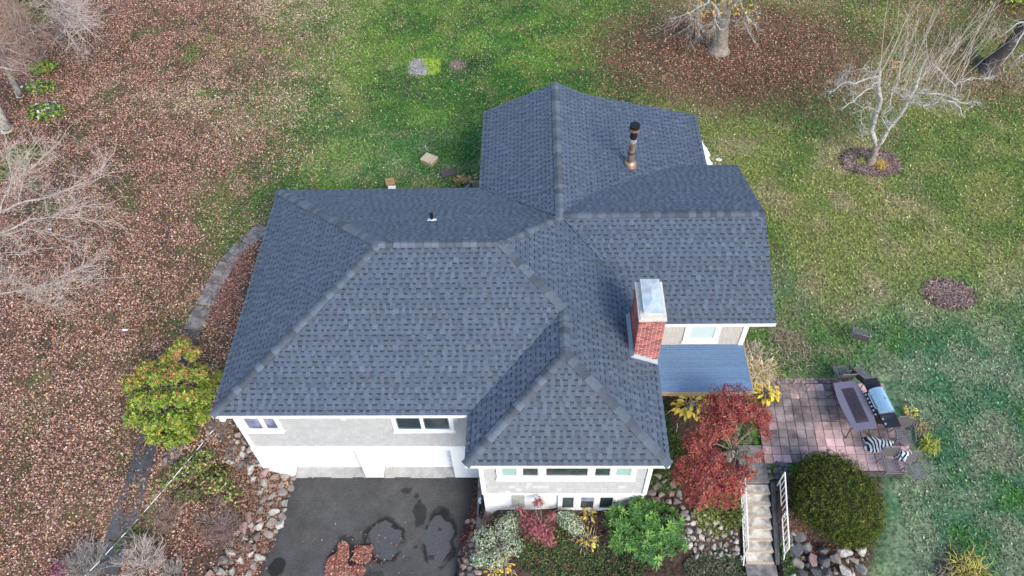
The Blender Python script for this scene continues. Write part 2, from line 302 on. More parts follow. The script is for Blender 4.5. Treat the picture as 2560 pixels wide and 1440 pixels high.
# ---------------------------------------------------------------- house
PI=math.pi; SL=.4696
house=empty('house',(7,5,0),'grey shingled house with blue grey hipped roof, brick chimney and two white garage doors','house')
HL=Vector((7,5,0))
def hb(name,me,parent=None):                      # parts are modelled in world coordinates; the house root sits at (7,5,0)
    o=bpy.data.objects.new(name,me); link(o,parent or house)
    if (parent or house) is house: o.location=-HL
    return o
def z1(h): return G+h
rf_boards=MB()
xc=10.98; yc=7.12; ZR=G+SL*(14-xc)+.02
roofs=[] # (polygon 3D, u dir)
pm=lambda x,y:(x,y,z1(SL*x))
A=[(0,0,G),(8,0,G),(11,3,G+3*SL),(9,5,G+5*SL),(5,5,G+5*SL)]; roofs.append((A,(1,0,0)))
roofs.append(([(0,10,G),(0,0,G),(5,5,G+5*SL)],(0,-1,0)))
xw=2*xc-14
roofs.append(([(xw,10,G),(0,10,G),(5,5,G+5*SL),(9,5,G+5*SL),(xc,7-.02,ZR)],(-1,0,0)))
rs=(ZR-(G-.1))/(yc-3.5)          # right wing front slope
# valley between main right slope and right wing front slope
vy=3.5+(G-(G-.1))/rs
D_=[(14,-1.68,G),(14,vy,G),(xc,yc-.05,ZR),(9,5,G+5*SL),(11,3,G+3*SL),(11,1.32,G+3*SL)]; roofs.append((D_,(0,1,0)))
roofs.append(([(8,-1.68,G),(14,-1.68,G),(11,1.32,G+3*SL)],(1,0,0)))
roofs.append(([(8,0,G),(8,-1.68,G),(11,1.32,G+3*SL),(11,3,G+3*SL)],(0,-1,0)))
roofs.append(([(xw,14.7,G),(xw,10,G),(xc,7,ZR),(xc,14.7,ZR)],(0,-1,0)))
KX=12.33; KZ=ZR-(KX-xc)*SL; s2=(KZ-4.75)/(17.02-KX); sj=(ZR-G)/(11.15-yc)
ky=yc+(ZR-KZ)/sj; ex=KX+(KZ-G)/s2
roofs.append(([(xc,yc,ZR),(KX,ky,KZ),(KX,14.7,KZ),(xc,14.7,ZR)],(0,1,0)))
roofs.append(([(ex,11.15,G),(17.02,11.15,4.75),(17.02,14.7,4.75),(KX,14.7,KZ),(KX,ky,KZ)],(0,1,0)))
xe=18.12
roofs.append(([(xe,11.15,G),(ex,11.15,G),(KX,ky,KZ),(xc,yc,ZR),(xe,yc,ZR)],(-1,0,0)))
roofs.append(([(14,vy,G),(14,3.5,G-.1),(xe,3.5,G-.1),(xe,yc,ZR),(xc,yc,ZR)],(1,0,0)))
for P,u in roofs:
    P=[Vector(p) for p in P]; n=(P[1]-P[0]).cross(P[2]-P[0]).normalized()
    if n.z<0: n=-n
    k=len(P); V=[tuple(p-n*.005) for p in P]+[tuple(p-n*.11) for p in P]
    rf_boards.add(V,[tuple(range(k)),tuple(range(2*k-1,k-1,-1))]+[(i,(i+1)%k,k+(i+1)%k,k+i) for i in range(k)],(.05,.06,.075))
roof=hb('roof',rf_boards.mesh('roof',M_shingle))
EXP=.168; S=MB(); singles=[]
LT=[(.088,.116,.158),(.081,.108,.149),(.095,.122,.163),(.073,.098,.137),(.086,.112,.152)]; DK=(.022,.029,.044)
rr=random.Random(3)
def tone(k=1.):
    c=rr.choice(LT); f=k*rr.uniform(.9,1.08); h=rr.random(); j=(1.06,1.02,.9) if h<.08 else ((1.08,.94,1.) if h<.16 else (1,1,1)); return tuple(a*f*b for a,b in zip(c,j))
for ri,(P,u) in enumerate(roofs):
    P=[Vector(p) for p in P]; u=Vector(u).normalized(); n=(P[1]-P[0]).cross(P[2]-P[0]).normalized()
    if n.z<0: n=-n
    v=n.cross(u).normalized()
    if v.z<0: v=-v
    O=P[0]; Q=[((p-O).dot(u),(p-O).dot(v)) for p in P]; vmin=min(q[1] for q in Q); vmax=max(q[1] for q in Q)
    def interval(vv):
        xs=[]
        for i in range(len(Q)):
            (a,b),(c,d)=Q[i],Q[(i+1)%len(Q)]
            if (b-vv)*(d-vv)<=0 and abs(b-d)>1e-9: xs.append(a+(c-a)*(vv-b)/(d-b))
        return (min(xs),max(xs)) if len(xs)>=2 else None
    def pt(a,b,h): return tuple(O+u*a+v*b+n*h)
    nr=int((vmax-vmin)/EXP+.999)
    for r_ in range(nr):
        v0=vmin+r_*EXP-(.02 if r_==0 else 0); v1=min(v0+EXP,vmax); i0=interval(max(v0,vmin)+.002); i1=interval(min(v1,vmax)-.002)
        if not i0 or not i1 or v1-v0<.03: continue
        a0,b0=i0; a1,b1=i1
        def q4(ua,ub,va,vb,ha,hb_,c,side=False):
            ta=(va-v0)/(v1-v0); tb=(vb-v0)/(v1-v0); la=a0+(a1-a0)*ta; ra=b0+(b1-b0)*ta; lb=a0+(a1-a0)*tb; rb=b0+(b1-b0)*tb
            p=[min(max(ua,la),ra),min(max(ub,la),ra),min(max(ub,lb),rb),min(max(ua,lb),rb)]
            if p[1]-p[0]<.004 and p[2]-p[3]<.004: return
            V=[pt(p[0],va,ha),pt(p[1],va,ha),pt(p[2],vb,hb_),pt(p[3],vb,hb_)]; Fq=[(0,1,2,3)]
            V+=[pt(p[0],va,0),pt(p[1],va,0)]; Fq.append((4,5,1,0))
            if side: V+=[pt(p[3],vb,0),pt(p[2],vb,0)]; Fq+= [(0,3,6,4),(1,5,7,2)]
            S.add(V,Fq,c)
        uu=min(a0,a1)-rr.uniform(0,.3); end=max(b0,b1); rowt=rr.uniform(.94,1.05)
        while uu<end:
            tw=rr.choice((.08,.10,.12,.14,.18)); gw=rr.choice((.10,.12,.14,.17))
            if uu+tw>min(a0,a1):
                full=(uu>max(a0,a1)+.02 and uu+tw<min(b0,b1)-.02)
                if ri==4 and full and r_<17 and len(singles)<300: singles.append((pt(uu,v0,0),tw,u,v,n))
                else: q4(uu,uu+tw,v0,v1,.020,.008,tone(rowt),True)
            g0,g1=uu+tw,uu+tw+gw
            if g1>min(a0,a1):
                q4(g0,g1,v0,v0+(v1-v0)*.68,.011,.006,tone(.84*rowt)); q4(g0,g1,v0+(v1-v0)*.68,v1,.0075,.005,(lambda f:tuple(a*f for a in DK))(rr.choice((.7,.9,1.,1.3,1.8))))
            uu=g1
o=hb('shingle',S.mesh('shingle',M_shingle),roof); tag(o,kind='stuff')
cache={}
for (p,tw,u,v,n) in singles:
    if tw not in cache:
        b=MB(); m_=[Vector((0,0,0)),Vector((tw,0,0))]; V=[(0,0,.020),(tw,0,.020),(tw,EXP,.008),(0,EXP,.008),(0,0,0),(tw,0,0),(tw,EXP,0),(0,EXP,0)]
        b.add(V,[(0,1,2,3),(4,5,1,0),(0,3,7,4),(1,5,6,2)],(.088,.108,.137)); cache[tw]=b.mesh('shingle',M_shobj)
    o=bpy.data.objects.new('shingle',cache[tw]); link(o,roof); o.matrix_local=Matrix(((u.x,v.x,n.x,p[0]),(u.y,v.y,n.y,p[1]),(u.z,v.z,n.z,p[2]),(0,0,0,1)))
# ridge and hip caps: folded pieces, each lapped over the one below
def norm3(a,b,c):
    n=(Vector(b)-Vector(a)).cross(Vector(c)-Vector(a)).normalized(); return n if n.z>0 else -n
NF=Vector((0,-SL,1)).normalized(); NB=Vector((0,SL,1)).normalized(); NL=Vector((-SL,0,1)).normalized(); NRt=Vector((SL,0,1)).normalized()
NK=Vector((0,-rs,1)).normalized(); NJ=Vector((0,sj,1)).normalized()
E5=G+5*SL; E3=G+3*SL
caps=[((0,10,G),(5,5,E5),NL,NB),((0,0,G),(5,5,E5),NL,NF),((5,5,E5),(9,5,E5),NF,NB),((11,3,E3),(9,5,E5),NF,NRt),((xc,7,ZR),(9,5,E5),NRt,NB),
((11,1.32,E3),(11,3.05,E3),NL,NRt),((8,-1.68,G),(11,1.32,E3),NL,NF),((14,-1.68,G),(11,1.32,E3),NF,NRt),((xc,14.7,ZR),(xc,6.95,ZR),NL,NRt),((xe,yc,ZR),(xc+.15,yc,ZR),NK,NJ)]
for a,b,n1,n2 in caps:
    a=Vector(a); b=Vector(b); d=(b-a); Ln=d.length; d.normalize(); up=(n1+n2).normalized()
    s1=d.cross(n1).normalized(); s2_=d.cross(n2).normalized()
    if s1.dot(n1+ -n2)<0: s1=-s1
    if s2_.dot(n2-n1)<0: s2_=-s2_
    k=int(Ln/.24); stp=Ln/k; ln=stp*1.25; w_=.155; variants=[]
    for tn in (.62,.85,1.08,.74,1.2):
        q=MB(); h0=.055; h1=.018; base=tuple(x_*tn for x_ in (.094,.112,.138))
        e=[Vector((0,0,0)),d*ln]
        V=[]
        for t,h in ((e[0],h0),(e[1],h1)):
            V+=[t+s1*w_+n1*h, t+s1*.03+up*(h+.006),t+s2_*.03+up*(h+.006), t+s2_*w_+n2*h, t+s1*w_-n1*.0, t+s2_*w_]
        Fq=[(0,1,7,6),(1,2,8,7),(2,3,9,8),(4,1,0),(4,5,2,1),(5,3,2),(0,6,10,4),(3,5,11,9)]
        # keep outward orientation
        q.add([tuple(x_) for x_ in V],Fq,base); variants.append(q.mesh('ridge_cap',M_shingle))
    for i in range(k):
        o=bpy.data.objects.new('ridge_cap',rr.choice(variants)); link(o,roof); o.location=a+d*(i*stp)
# fascia
def hbox(name,a,b,m,parent=None):
    q=MB(); q.box(a,b); return hb(name,q.mesh(name,m),parent)
fs=.17
for a,b in (((.0,-.02,G-fs),(8.0,.015,G-.012)),((8.0,-1.70,G-fs),(14.0,-1.665,G-.012)),((13.985,-1.66,G-fs),(14.02,3.4,G-.012)),((7.98,-1.66,G-fs),(8.015,-.03,G-.012)),((-.02,.02,G-fs),(.015,10,G-.012)),
    ((14.03,3.48,G-.1-fs),(18.14,3.515,G-.112)),((0,9.99,G-fs),(7.9,10.02,G-.012)),((xw-.02,10.03,G-fs),(xw+.015,14.7,G-.012))): hbox('fascia',a,b,M_trim)
def soff(a,b): return hbox('soffit',a,b,M_trim)
soff((.02,.02,G-.15),(8.0,.4,G-.12)); soff((8.02,-1.66,G-.15),(13.98,-1.2,G-.12)); soff((13.7,-1.2,G-.15),(13.98,3.4,G-.12)); soff((14.03,3.52,G-.27),(18.1,4.0,G-.24))
# walls
WH=hbox('wall',(.42,.36,2.33),(13.65,9.7,4.95),M_white)      # upper storey of the main body
low=MB(); low.box((.42,.76,0),(8.3,9.7,2.328)); low.box((.34,.27,-.1),(1.30,.758,2.328)); low.box((3.9,.27,-.1),(4.55,.758,2.328)); low.box((7.16,.27,-.1),(8.33,.758,2.328))
low.box((1.302,.272,2.13),(3.898,.758,2.328)); low.box((4.552,.272,2.13),(7.158,.758,2.328)); hb('wall',low.mesh('wall',M_white))
bp_=MB(); bp_.box((8.35,-1.26,0),(13.62,.355,2.18)); bp_.box((8.4,-1.25,2.182),(13.58,.36,4.95)); hb('wall',bp_.mesh('wall',M_white))
mb=MB(); mb.box((8.3,.8,0),(13.65,9.7,2.329)); hb('wall',mb.mesh('wall',M_white))
rw=MB(); rw.box((13.66,3.94,2.2),(17.44,10.8,4.8)); rw.add([(17.44,3.94,4.8),(17.44,10.8,4.8),(17.44,yc,ZR-.15),(13.9,3.94,4.8),(13.9,10.8,4.8),(13.9,yc,ZR-.15)],[(0,1,2),(3,5,4),(0,2,5,3),(1,4,5,2)]); hb('wall',rw.mesh('wall',M_white))
bw=MB(); bw.box((8.25,9.71,2.2),(16.7,14.4,4.6)); bw.add([(8.25,14.4,4.6),(16.7,14.4,4.6),(KX,14.4,KZ-.13),(xc,14.4,ZR-.13),(8.25,14.4,G),(8.25,11,4.6),(16.7,11,4.6),(KX,11,KZ-.13),(xc,11,ZR-.13),(8.25,11,G)],[(1,0,4,3,2),(5,6,7,8,9),(4,9,8,3),(3,8,7,2),(2,7,6,1)]); hb('wall',bw.mesh('wall',M_white))
# wall shingles, laid in courses round the windows
wall_holes={'g':[(.58,1.72,3.56,4.95),(5.54,7.36,3.56,4.95)],'b':[(8.96,13.06,3.46,4.95)],'r':[(15.4,16.43,3.44,4.95)]}
def courses(x0,x1,z0,z1_,yf,holes,lst,e=.19):
    z=z0
    while z<z1_-.02:
        x=x0-rr.uniform(0,.15)
        while x<x1:
            w_=rr.choice((.11,.14,.17,.2,.24)); a=max(x,x0); b=min(x+w_-.005,x1); zt=min(z+e,z1_)
            if b-a>.02 and not any(a<h[1] and b>h[0] and z+.02>h[2] and z<h[3] for h in holes):
                patch=rr.random()
                lst.append((a,b,z-rr.uniform(0,.012),zt,yf,patch))
            x+=w_
        z+=e
def wsh_geo(q,a,b,z,zt,yf,c):
    t=.022; q.add([(a,yf-t,z),(b,yf-t,z),(b,yf-.004,zt),(a,yf-.004,zt),(a,yf,z),(b,yf,z),(b,yf,zt),(a,yf,zt)],[(0,1,2,3),(4,5,1,0),(0,3,7,4),(1,5,6,2)],c)
lb=[];lg=[];lr=[]
courses(8.48,13.5,2.2,4.9,-1.27,wall_holes['b'],lb,.2); courses(.52,8.2,2.34,4.9,.34,wall_holes['g'],lg,.2); courses(14.2,17.3,3.14,4.78,3.93,wall_holes['r'],lr,.2)
GA=(.44,.435,.43)
def wcol(p,base,x,z):
    c=np.array(base)*rr.uniform(.93,1.05)
    if noise2(np.array(x),np.array(z),.9,55)>.64 and p<.12: c=np.array((.57,.57,.56))
    return tuple(float(t) for t in c)
vis=[t for t in lb if t[3]<4.6]; ind=vis[:300]
for t in ind:
    q=MB(); wsh_geo(q,0,t[1]-t[0],0,t[3]-t[2],0,wcol(t[5],(.48,.47,.46),t[0],t[2])); o=hb('wall_shingle',q.mesh('wall_shingle',M_wsh),WH); o.location=(t[0],t[4],t[2])
q=MB()
for t in lb[:]:
    if t not in ind: wsh_geo(q,*t[:5],wcol(t[5],(.48,.47,.46),t[0],t[2]))
for t in lg: wsh_geo(q,*t[:5],wcol(t[5],GA,t[0],t[2]))
for t in lr: wsh_geo(q,*t[:5],wcol(t[5],(.47,.43,.385),t[0],t[2]))
o=hb('wall_shingle',q.mesh('wall_shingle',M_wsh),WH); tag(o,kind='stuff')
def board(a,b,m=None): return hbox('corner_board',a,b,m or M_trim)
board((.36,.29,2.34),(.5,.355,4.92)); board((8.32,-1.33,2.19),(8.46,-1.255,4.92)); board((13.52,-1.33,2.19),(13.66,-1.255,4.92)); board((17.3,3.88,3.12),(17.47,3.935,4.8)); 
hbox('wall_sill',(.35,.30,2.27),(8.3,.355,2.345),M_trim); hbox('wall_sill',(8.33,-1.32,2.13),(13.65,-1.262,2.195),M_trim)
def window(x0,x1,z0,z1_,y,panes,fr=.09,label=None,dep=.06):
    f=MB(); f.box((x0,y-dep,z0),(x1,y,z0+fr)); f.box((x0,y-dep,z1_-fr),(x1,y,z1_)); xs=sorted(panes,key=lambda p:p[0]); prev=x0
    edges=[]
    for (a,b,m) in xs: edges.append((prev,a)); prev=b
    edges.append((prev,x1))
    for a,b in edges: f.box((a,y-dep+.001,z0+fr+.0005),(b,y-.001,z1_-fr-.0005))
    o=hb('window',f.mesh('window',M_trim)); 
    if label: tag(o,label)
    s_=MB(); s_.box((x0-.03,y-dep-.04,z0-.045),(x1+.03,y,z0-.001)); hb('sill',s_.mesh('sill',M_trim),o)
    for a,b,m in xs:
        p=MB(); p.box((a+.002,y-.02,z0+fr),(b-.002,y-.012,z1_-fr)); hb('pane',p.mesh('pane',m),o)
        g=MB(); t=.03
        for q_ in (((a,y-.045,z0+fr),(a+t,y-.018,z1_-fr)),((b-t,y-.045,z0+fr),(b,y-.018,z1_-fr)),((a+t,y-.045,z0+fr),(b-t,y-.018,z0+fr+t)),((a+t,y-.045,z1_-fr-t),(b-t,y-.018,z1_-fr))): g.box(*q_)
        hb('sash',g.mesh('sash',M_metal if m is M_glass and y>0 else M_trim),o)
    return o
window(.5,1.8,3.48,4.75,.335,[(.66,1.2,M_curtain),(1.28,1.7,M_curtain)],.12,'two pane window with bluish curtains above the left garage door')
window(5.46,7.44,3.48,4.75,.335,[(5.6,6.38,M_glass),(6.48,7.3,M_glass)],.12,'two pane dark window above the right garage door')
window(8.86,13.16,3.36,4.8,-1.275,[(9.0,9.5,M_blind),(9.65,10.17,M_glass),(10.37,11.7,M_glass),(11.88,12.39,M_glass),(12.52,13.02,M_blind)],.15,'wide band of five windows under the front eave',.07)
window(10.8,12.75,.9,2.1,-1.275,[(10.92,11.35,M_glass),(11.53,12.02,M_glass),(12.16,12.64,M_glass)],.12,'three small windows in the lower front wall',.06)
hbox('window_shade',(11.56,-1.31,1.62),(11.99,-1.296,1.98),M_curtain)
gb=empty('glass_block_window',(0,0,0),None,None); gb.parent=house; gb.location=-HL
M_block=mat('glass_block',(.42,.43,.38),.35,nscale=9,namt=.15)
for i in range(2):
    for j in range(5):
        q=MB(); q.box((9.28+i*.215,-1.29,1.12+j*.19),(9.28+i*.215+.2,-1.262,1.12+j*.19+.175)); hb('glass_block',q.mesh('glass_block',M_block),gb)
window(15.3,16.53,3.34,4.6,3.93,[(15.48,16.37,M_shade)],.16,'window with its white shade pulled down above the deck')
# garage doors
for gi,(a,b) in enumerate(((1.3,3.9),(4.55,7.16))):
    g=bpy.data.objects.new('garage_door',None); link(g,house); g.location=-HL
    for k in range(5):
        q=MB(); zz=.01+k*.425; q.box((a,.685,zz),(b,.72,zz+.41)); q.box((a,.70,zz+.41),(b,.72,zz+.425))
        for j in range(2): q.box((a,.680,zz+.12+j*.13),(b,.6849,zz+.135+j*.13))
        hb('panel',q.mesh('panel',M_white),g)
    tag(hbox('door_apron',(a+.02,.25,-.05),(b-.02,.684,.012),mat('apron_concrete',(.42,.41,.39),.9,nscale=3,namt=.12,col2=(.35,.34,.325),bump=.3)))
# chimney
ch=bpy.data.objects.new('chimney',None); link(ch,house); ch.location=-HL
cx0,cx1,cy0,cy1,ct=13.21,14.01,1.9,3.35,7.30
q=MB(); q.box((cx0+.015,cy0+.015,4.4),(cx1-.015,cy1-.015,ct)); hb('mortar_core',q.mesh('mortar_core',M_mortar),ch)
bh,bl=.083,.235; nb=0; bc={}
def brick(p,axis_,L):
    key=(axis_,round(L,2))
    if key not in bc:
        q=MB(); 
        if axis_=='x': q.box((0,0,0),(L-.022,.02,bh-.024))
        else: q.box((0,0,0),(.02,L-.022,bh-.024))
        bc[key]=q.mesh('brick',M_brick)
    o=hb('brick',bc[key],ch); o.location=p
rows=int((ct-5.05)/bh)
bulk=MB()
for r_ in range(rows):
    z=ct-(r_+1)*bh
    x=cx0+(0 if r_%2 else -bl/2)
    while x<cx1-.01:
        a=max(x,cx0); b=min(x+bl,cx1)
        if b-a>.03:
            brick((a,cy0-.001,z),'x',b-a)
        x+=bl
    y=cy0+.02+(0 if r_%2 else -bl/2)
    while y<cy1-.01:
        a=max(y,cy0+.02); b=min(y+bl,cy1)
        if b-a>.03:
            if z>G+SL*(14-cx0)-.1 and r_<18: brick((cx0-.001,a,z),'y',b-a)
            else: bulk.box((cx0-.001,a,z),(cx0+.02,b-.022,z+bh-.024))
            bulk.box((cx1-.02,a,z),(cx1+.001,b-.022,z+bh-.024))
        y+=bl
o=hb('brick',bulk.mesh('brick',M_brick),ch); tag(o,kind='stuff')
q=MB(); q.box((cx0-.02,cy0-.02,ct),(cx1+.02,cy1+.02,ct+.05)); q.box((cx0+.03,cy0+.03,ct+.051),(cx1-.03,cy1-.03,ct+.085)); hb('crown',q.mesh('crown',mat('crown_mortar',(.62,.56,.5),.95,nscale=5,namt=.2,bump=.6)),ch)
q=MB(); a0_,a1_,b0_,b1_=cx0+.12,cx1-.09,cy0+.14,cy1-.02; zt=ct+.24
q.box((a0_+.05,b0_+.05,ct+.085),(a1_-.05,b1_-.05,ct+.2),(.12,.12,.13)); q.box((a0_,b0_,zt-.04),(a1_,b1_,zt))
cxm=(a0_+a1_)/2; q.add([(a0_+.03,b0_+.03,zt),(a1_-.03,b0_+.03,zt),(a1_-.03,b1_-.03,zt),(a0_+.03,b1_-.03,zt),(cxm,b0_+.45,zt+.07),(cxm,b1_-.4,zt+.07)],[(0,1,4),(1,2,5,4),(2,3,5),(3,0,4,5)])
hb('metal_cap',q.mesh('metal_cap',mat('cap_metal',(.62,.72,.76),.4,metal=.4,nscale=2.2,namt=.2,col2=(.6,.62,.6))),ch)
fl=MB(); 
fz=lambda x:G+SL*(14-x)
fl.add([(cx0-.12,cy0-.10,fz(cx0-.12)+.03),(cx1+.01,cy0-.10,fz(cx1)+.03),(cx1+.01,cy0-.012,fz(cx1)+.035),(cx0-.0,cy0-.012,fz(cx0)+.04),(cx0-.12,cy0-.10,fz(cx0-.12)),(cx1+.01,cy0-.10,fz(cx1)-.02)],[(0,1,2,3),(4,5,1,0)])
for i in range(4):
    x0_=cx0+i*.2; fl.box((x0_,cy0-.014,fz(x0_+.2)+.03),(x0_+.199,cy0-.003,fz(x0_)+.10))
fl.add([(cx0-.13,cy0-.1,fz(cx0-.13)+.03),(cx0-.012,cy0-.1,fz(cx0)+.22),(cx0-.012,cy1+.1,fz(cx0)+.22),(cx0-.13,cy1+.1,fz(cx0-.13)+.03)],[(0,3,2,1)])
hb('flashing',fl.mesh('flashing',mat('flashing_metal',(.46,.48,.5),.4,metal=.3,nscale=5,namt=.1)),ch)
# stove flue and plumbing vent
def on_roof_I(x,y): return min(KZ-(x-KX)*s2, ZR)
bx,by=13.83,10.75; bz=on_roof_I(bx,by)
fl_=bpy.data.objects.new('stove_flue',None); link(fl_,house); fl_.location=-HL
def cyl(name,x,y,za,zb,r,m,p,n=16,rb=None):
    q=MB(); q.tube([(x,y,za),(x,y,zb)],[rb or r,r],n); return hb(name,q.mesh(name,m),p)
TOP=float(aty(1583,312,by)[2]); hh=TOP-bz
cyl('base_collar',bx,by,bz-.05,bz+.14,.17,M_copper,fl_,16,.27); cyl('storm_collar',bx,by,bz+.14,bz+.22,.15,M_rust,fl_,16,.24)
cyl('pipe',bx,by,bz+.15,bz+hh*.62,.13,M_rust,fl_); cyl('joint_band',bx,by,bz+hh*.32,bz+hh*.34,.142,M_black,fl_); cyl('joint_band',bx,by,bz+hh*.60,bz+hh*.68,.15,mat('bright_band',(.7,.68,.65),.35,metal=.7),fl_)
cyl('upper_pipe',bx,by,bz+hh*.62,bz+hh*.9,.135,M_black,fl_); cyl('rain_cap_ring',bx,by,bz+hh*.88,bz+hh*.93,.205,M_copper,fl_); cyl('rain_cap',bx,by,bz+hh*.93,bz+hh,.195,M_black,fl_)
vx,vyy=6.51,6.91; vz=G+SL*(10-vyy)
vt=bpy.data.objects.new('vent_pipe',None); link(vt,house); vt.location=-HL
cyl('pipe',vx,vyy,vz-.05,vz+.34,.06,M_black,vt); 
q=MB(); q.add([(vx-.16,vyy-.12,vz+SL*.12+.03),(vx+.16,vyy-.12,vz+SL*.12+.03),(vx+.16,vyy+.08,vz-SL*.08+.03),(vx-.16,vyy+.08,vz-SL*.08+.03)],[(0,1,2,3)]); q.tube([(vx,vyy,vz-.0),(vx,vyy,vz+.09)],[.1,.055],12); hb('flashing',q.mesh('flashing',mat('pipe_boot',(.75,.78,.8),.4)),vt)
# crumpled white sheet hanging from the low eave
q=MB(); rows_=[]
nU,nV=7,26
for j in range(nV+1):
    for i in range(nU+1):
        y_=11.2+2.0*j/nV; q.v.append((17.03+.52*i/nU*(.6+.4*math.sin(j*.9)),y_+.05*math.sin(i*2.3+j),4.72-.10*i-.06*math.sin(j*1.7+i)))
for j in range(nV):
    for i in range(nU):
        a=j*(nU+1)+i; q.f.append((a,a+1,a+nU+2,a+nU+1)); q.c.append((1,1,1)); q.mi.append(0)
hb('torn_soffit_sheet',q.mesh('torn_soffit_sheet',mat('white_vinyl',(.72,.73,.78),.6,nscale=6,namt=.15)))
# small insulator bracket for the service cable
q=MB(); q.tube([(.40,.26,4.9),(.30,.1,4.93),(.28,.02,4.85)],.03,6); q.box((.2,-.06,4.78),(.36,.08,4.9)); hb('cable_bracket',q.mesh('cable_bracket',M_trim))
# electric meter box on the hidden left corner
q=MB(); q.box((.22,.5,2.4),(.42,.9,2.9)); hb('meter_box',q.mesh('meter_box',M_trim))
print('p3 ok')
# ---------------------------------------------------------------- driveway
dx=np.arange(.2,8.4,.035); dy=np.arange(-7,.30,.035); DX,DY=np.meshgrid(dx,dy)
eL=1.27+.16*(DY-.3)+.10*(noise2(DY*1.,DY*0,.8,61)-.5); eR=7.96+.165*(DY-.3)
X_=eL+(DX-dx[0])/(dx[-1]-dx[0])*(eR-eL); dcol=np.ones(X_.shape+(3,))*np.array([.075,.074,.075])
dcol*= (1+.8*(noise2(X_,DY,1.3,62,5)-.5)+.5*(noise2(X_,DY,.35,63)-.5))[...,None]
w1=.42*(noise2(X_,DY,.4,64,6)-.5); w2=.42*(noise2(X_,DY,.4,65,6)-.5)
def pix(px,py): p=at(px,py,0); return p[0],p[1]
def ell(px,py,rx,ry,wob=1.):
    cx,cy=pix(px,py); return np.sqrt(((X_-cx+w1*wob)/rx)**2+((DY-cy+w2*wob)/ry)**2)
def paint(m,c): 
    global dcol
    m=np.clip(m,0,1)[...,None]; dcol=dcol*(1-m)+np.array(c)*m
paint(.75*np.exp(-((X_-7.8)/.6)**2)*sst(-2.9,-.8,DY),(.016,.016,.017))  # soft shadow of the bump, painted into the asphalt colour
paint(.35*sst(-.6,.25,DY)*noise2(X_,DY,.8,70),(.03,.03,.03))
for (a,b,rx,ry) in ((960,1350,.62,.78),(1098,1345,.55,.95)):
    d=ell(a,b,rx,ry,1.0); paint((1-sst(.82,.9,d))*.8,(.082,.085,.093)); paint((sst(.84,.9,d)-sst(.98,1.2,d))*.9*sst(.25,.45,noise2(X_,DY,.28,68,4)),(.012,.012,.012))
for (a,b,rx,ry,k) in ((1018,1226,.2,.13,.7),(1046,1285,.22,.55,.75),(1042,1240,.1,.1,.8),(688,1418,.27,.33,.9),(985,1315,.13,.10,.9),(1100,1275,.2,.15,.6),(1082,1392,.12,.1,.7),(1040,1363,.08,.08,.6),(868,1390,.75,.5,.85),(935,1440,.3,.2,.5),(1100,1330,.07,.1,.8),(870,1345,.3,.14,.6)):
    d=ell(a,b,rx,ry,1.); paint((1-sst(.8,1.1,d))*k,(.013,.013,.013))
d=ell(760,1345,.28,.16,.8); paint((1-sst(.7,1.2,d))*.4,(.085,.07,.062))
gn=noise2(X_,DY,.5,71,4); paint(sst(.0,.02,.012-np.abs(gn-.5))*.5*sst(-1.2,-2.4,DY),(.03,.03,.03))
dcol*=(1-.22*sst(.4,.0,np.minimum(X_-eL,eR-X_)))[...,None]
ny_,nx_=X_.shape; idx=np.arange(nx_*ny_).reshape(ny_,nx_); F=np.stack([idx[:-1,:-1],idx[:-1,1:],idx[1:,1:],idx[1:,:-1]],-1).reshape(-1,4)
Z_=.004+.012*noise2(X_,DY,.7,66)
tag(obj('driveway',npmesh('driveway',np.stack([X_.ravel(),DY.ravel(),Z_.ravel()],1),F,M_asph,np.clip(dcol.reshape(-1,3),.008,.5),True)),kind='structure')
RD=[(.34,.12,.09),(.42,.18,.13),(.26,.09,.07),(.5,.27,.2),(.2,.07,.055),(.55,.33,.24)]
def pile(name,centers,n,label,P=RD,size=.075,h=.05,plane=None,cat='leaf pile'):
    xs=[];ys=[]
    for (px,py,rx,ry,wt) in centers:
        c=gp(px,py) if plane is None else at(px,py,plane); m=int(n*wt); r=np.sqrt(RNG.random(m)) if plane is not None else np.abs(RNG.standard_normal(m))*.62; a=RNG.random(m)*6.283
        lump=.75+.35*noise2(np.cos(a)*2,np.sin(a)*2,.8,int(px)%50)*1.4-.2
        xs.append(c[0]+rx*r*lump*np.cos(a)); ys.append(c[1]+ry*r*lump*np.sin(a))
    x=np.concatenate(xs); y=np.concatenate(ys); k_=~inhouse(x,y); x,y=x[k_],y[k_]; z=(terrain(x,y) if plane is None else np.full(len(x),plane+.012))+h*RNG.random(len(x))
    o=litter(name,x,y,z,pal(len(x),P,.2),size,label,tilt=.5); return o
o=None if 1 else pile('leaf_pile',[(838,1415,.34,.42,.35),(856,1372,.2,.3,.2),(912,1388,.30,.30,.35),(885,1425,.35,.15,.1)],3000,'heap of wet reddish leaves lying in the broken patch of the driveway',plane=0,size=.07)

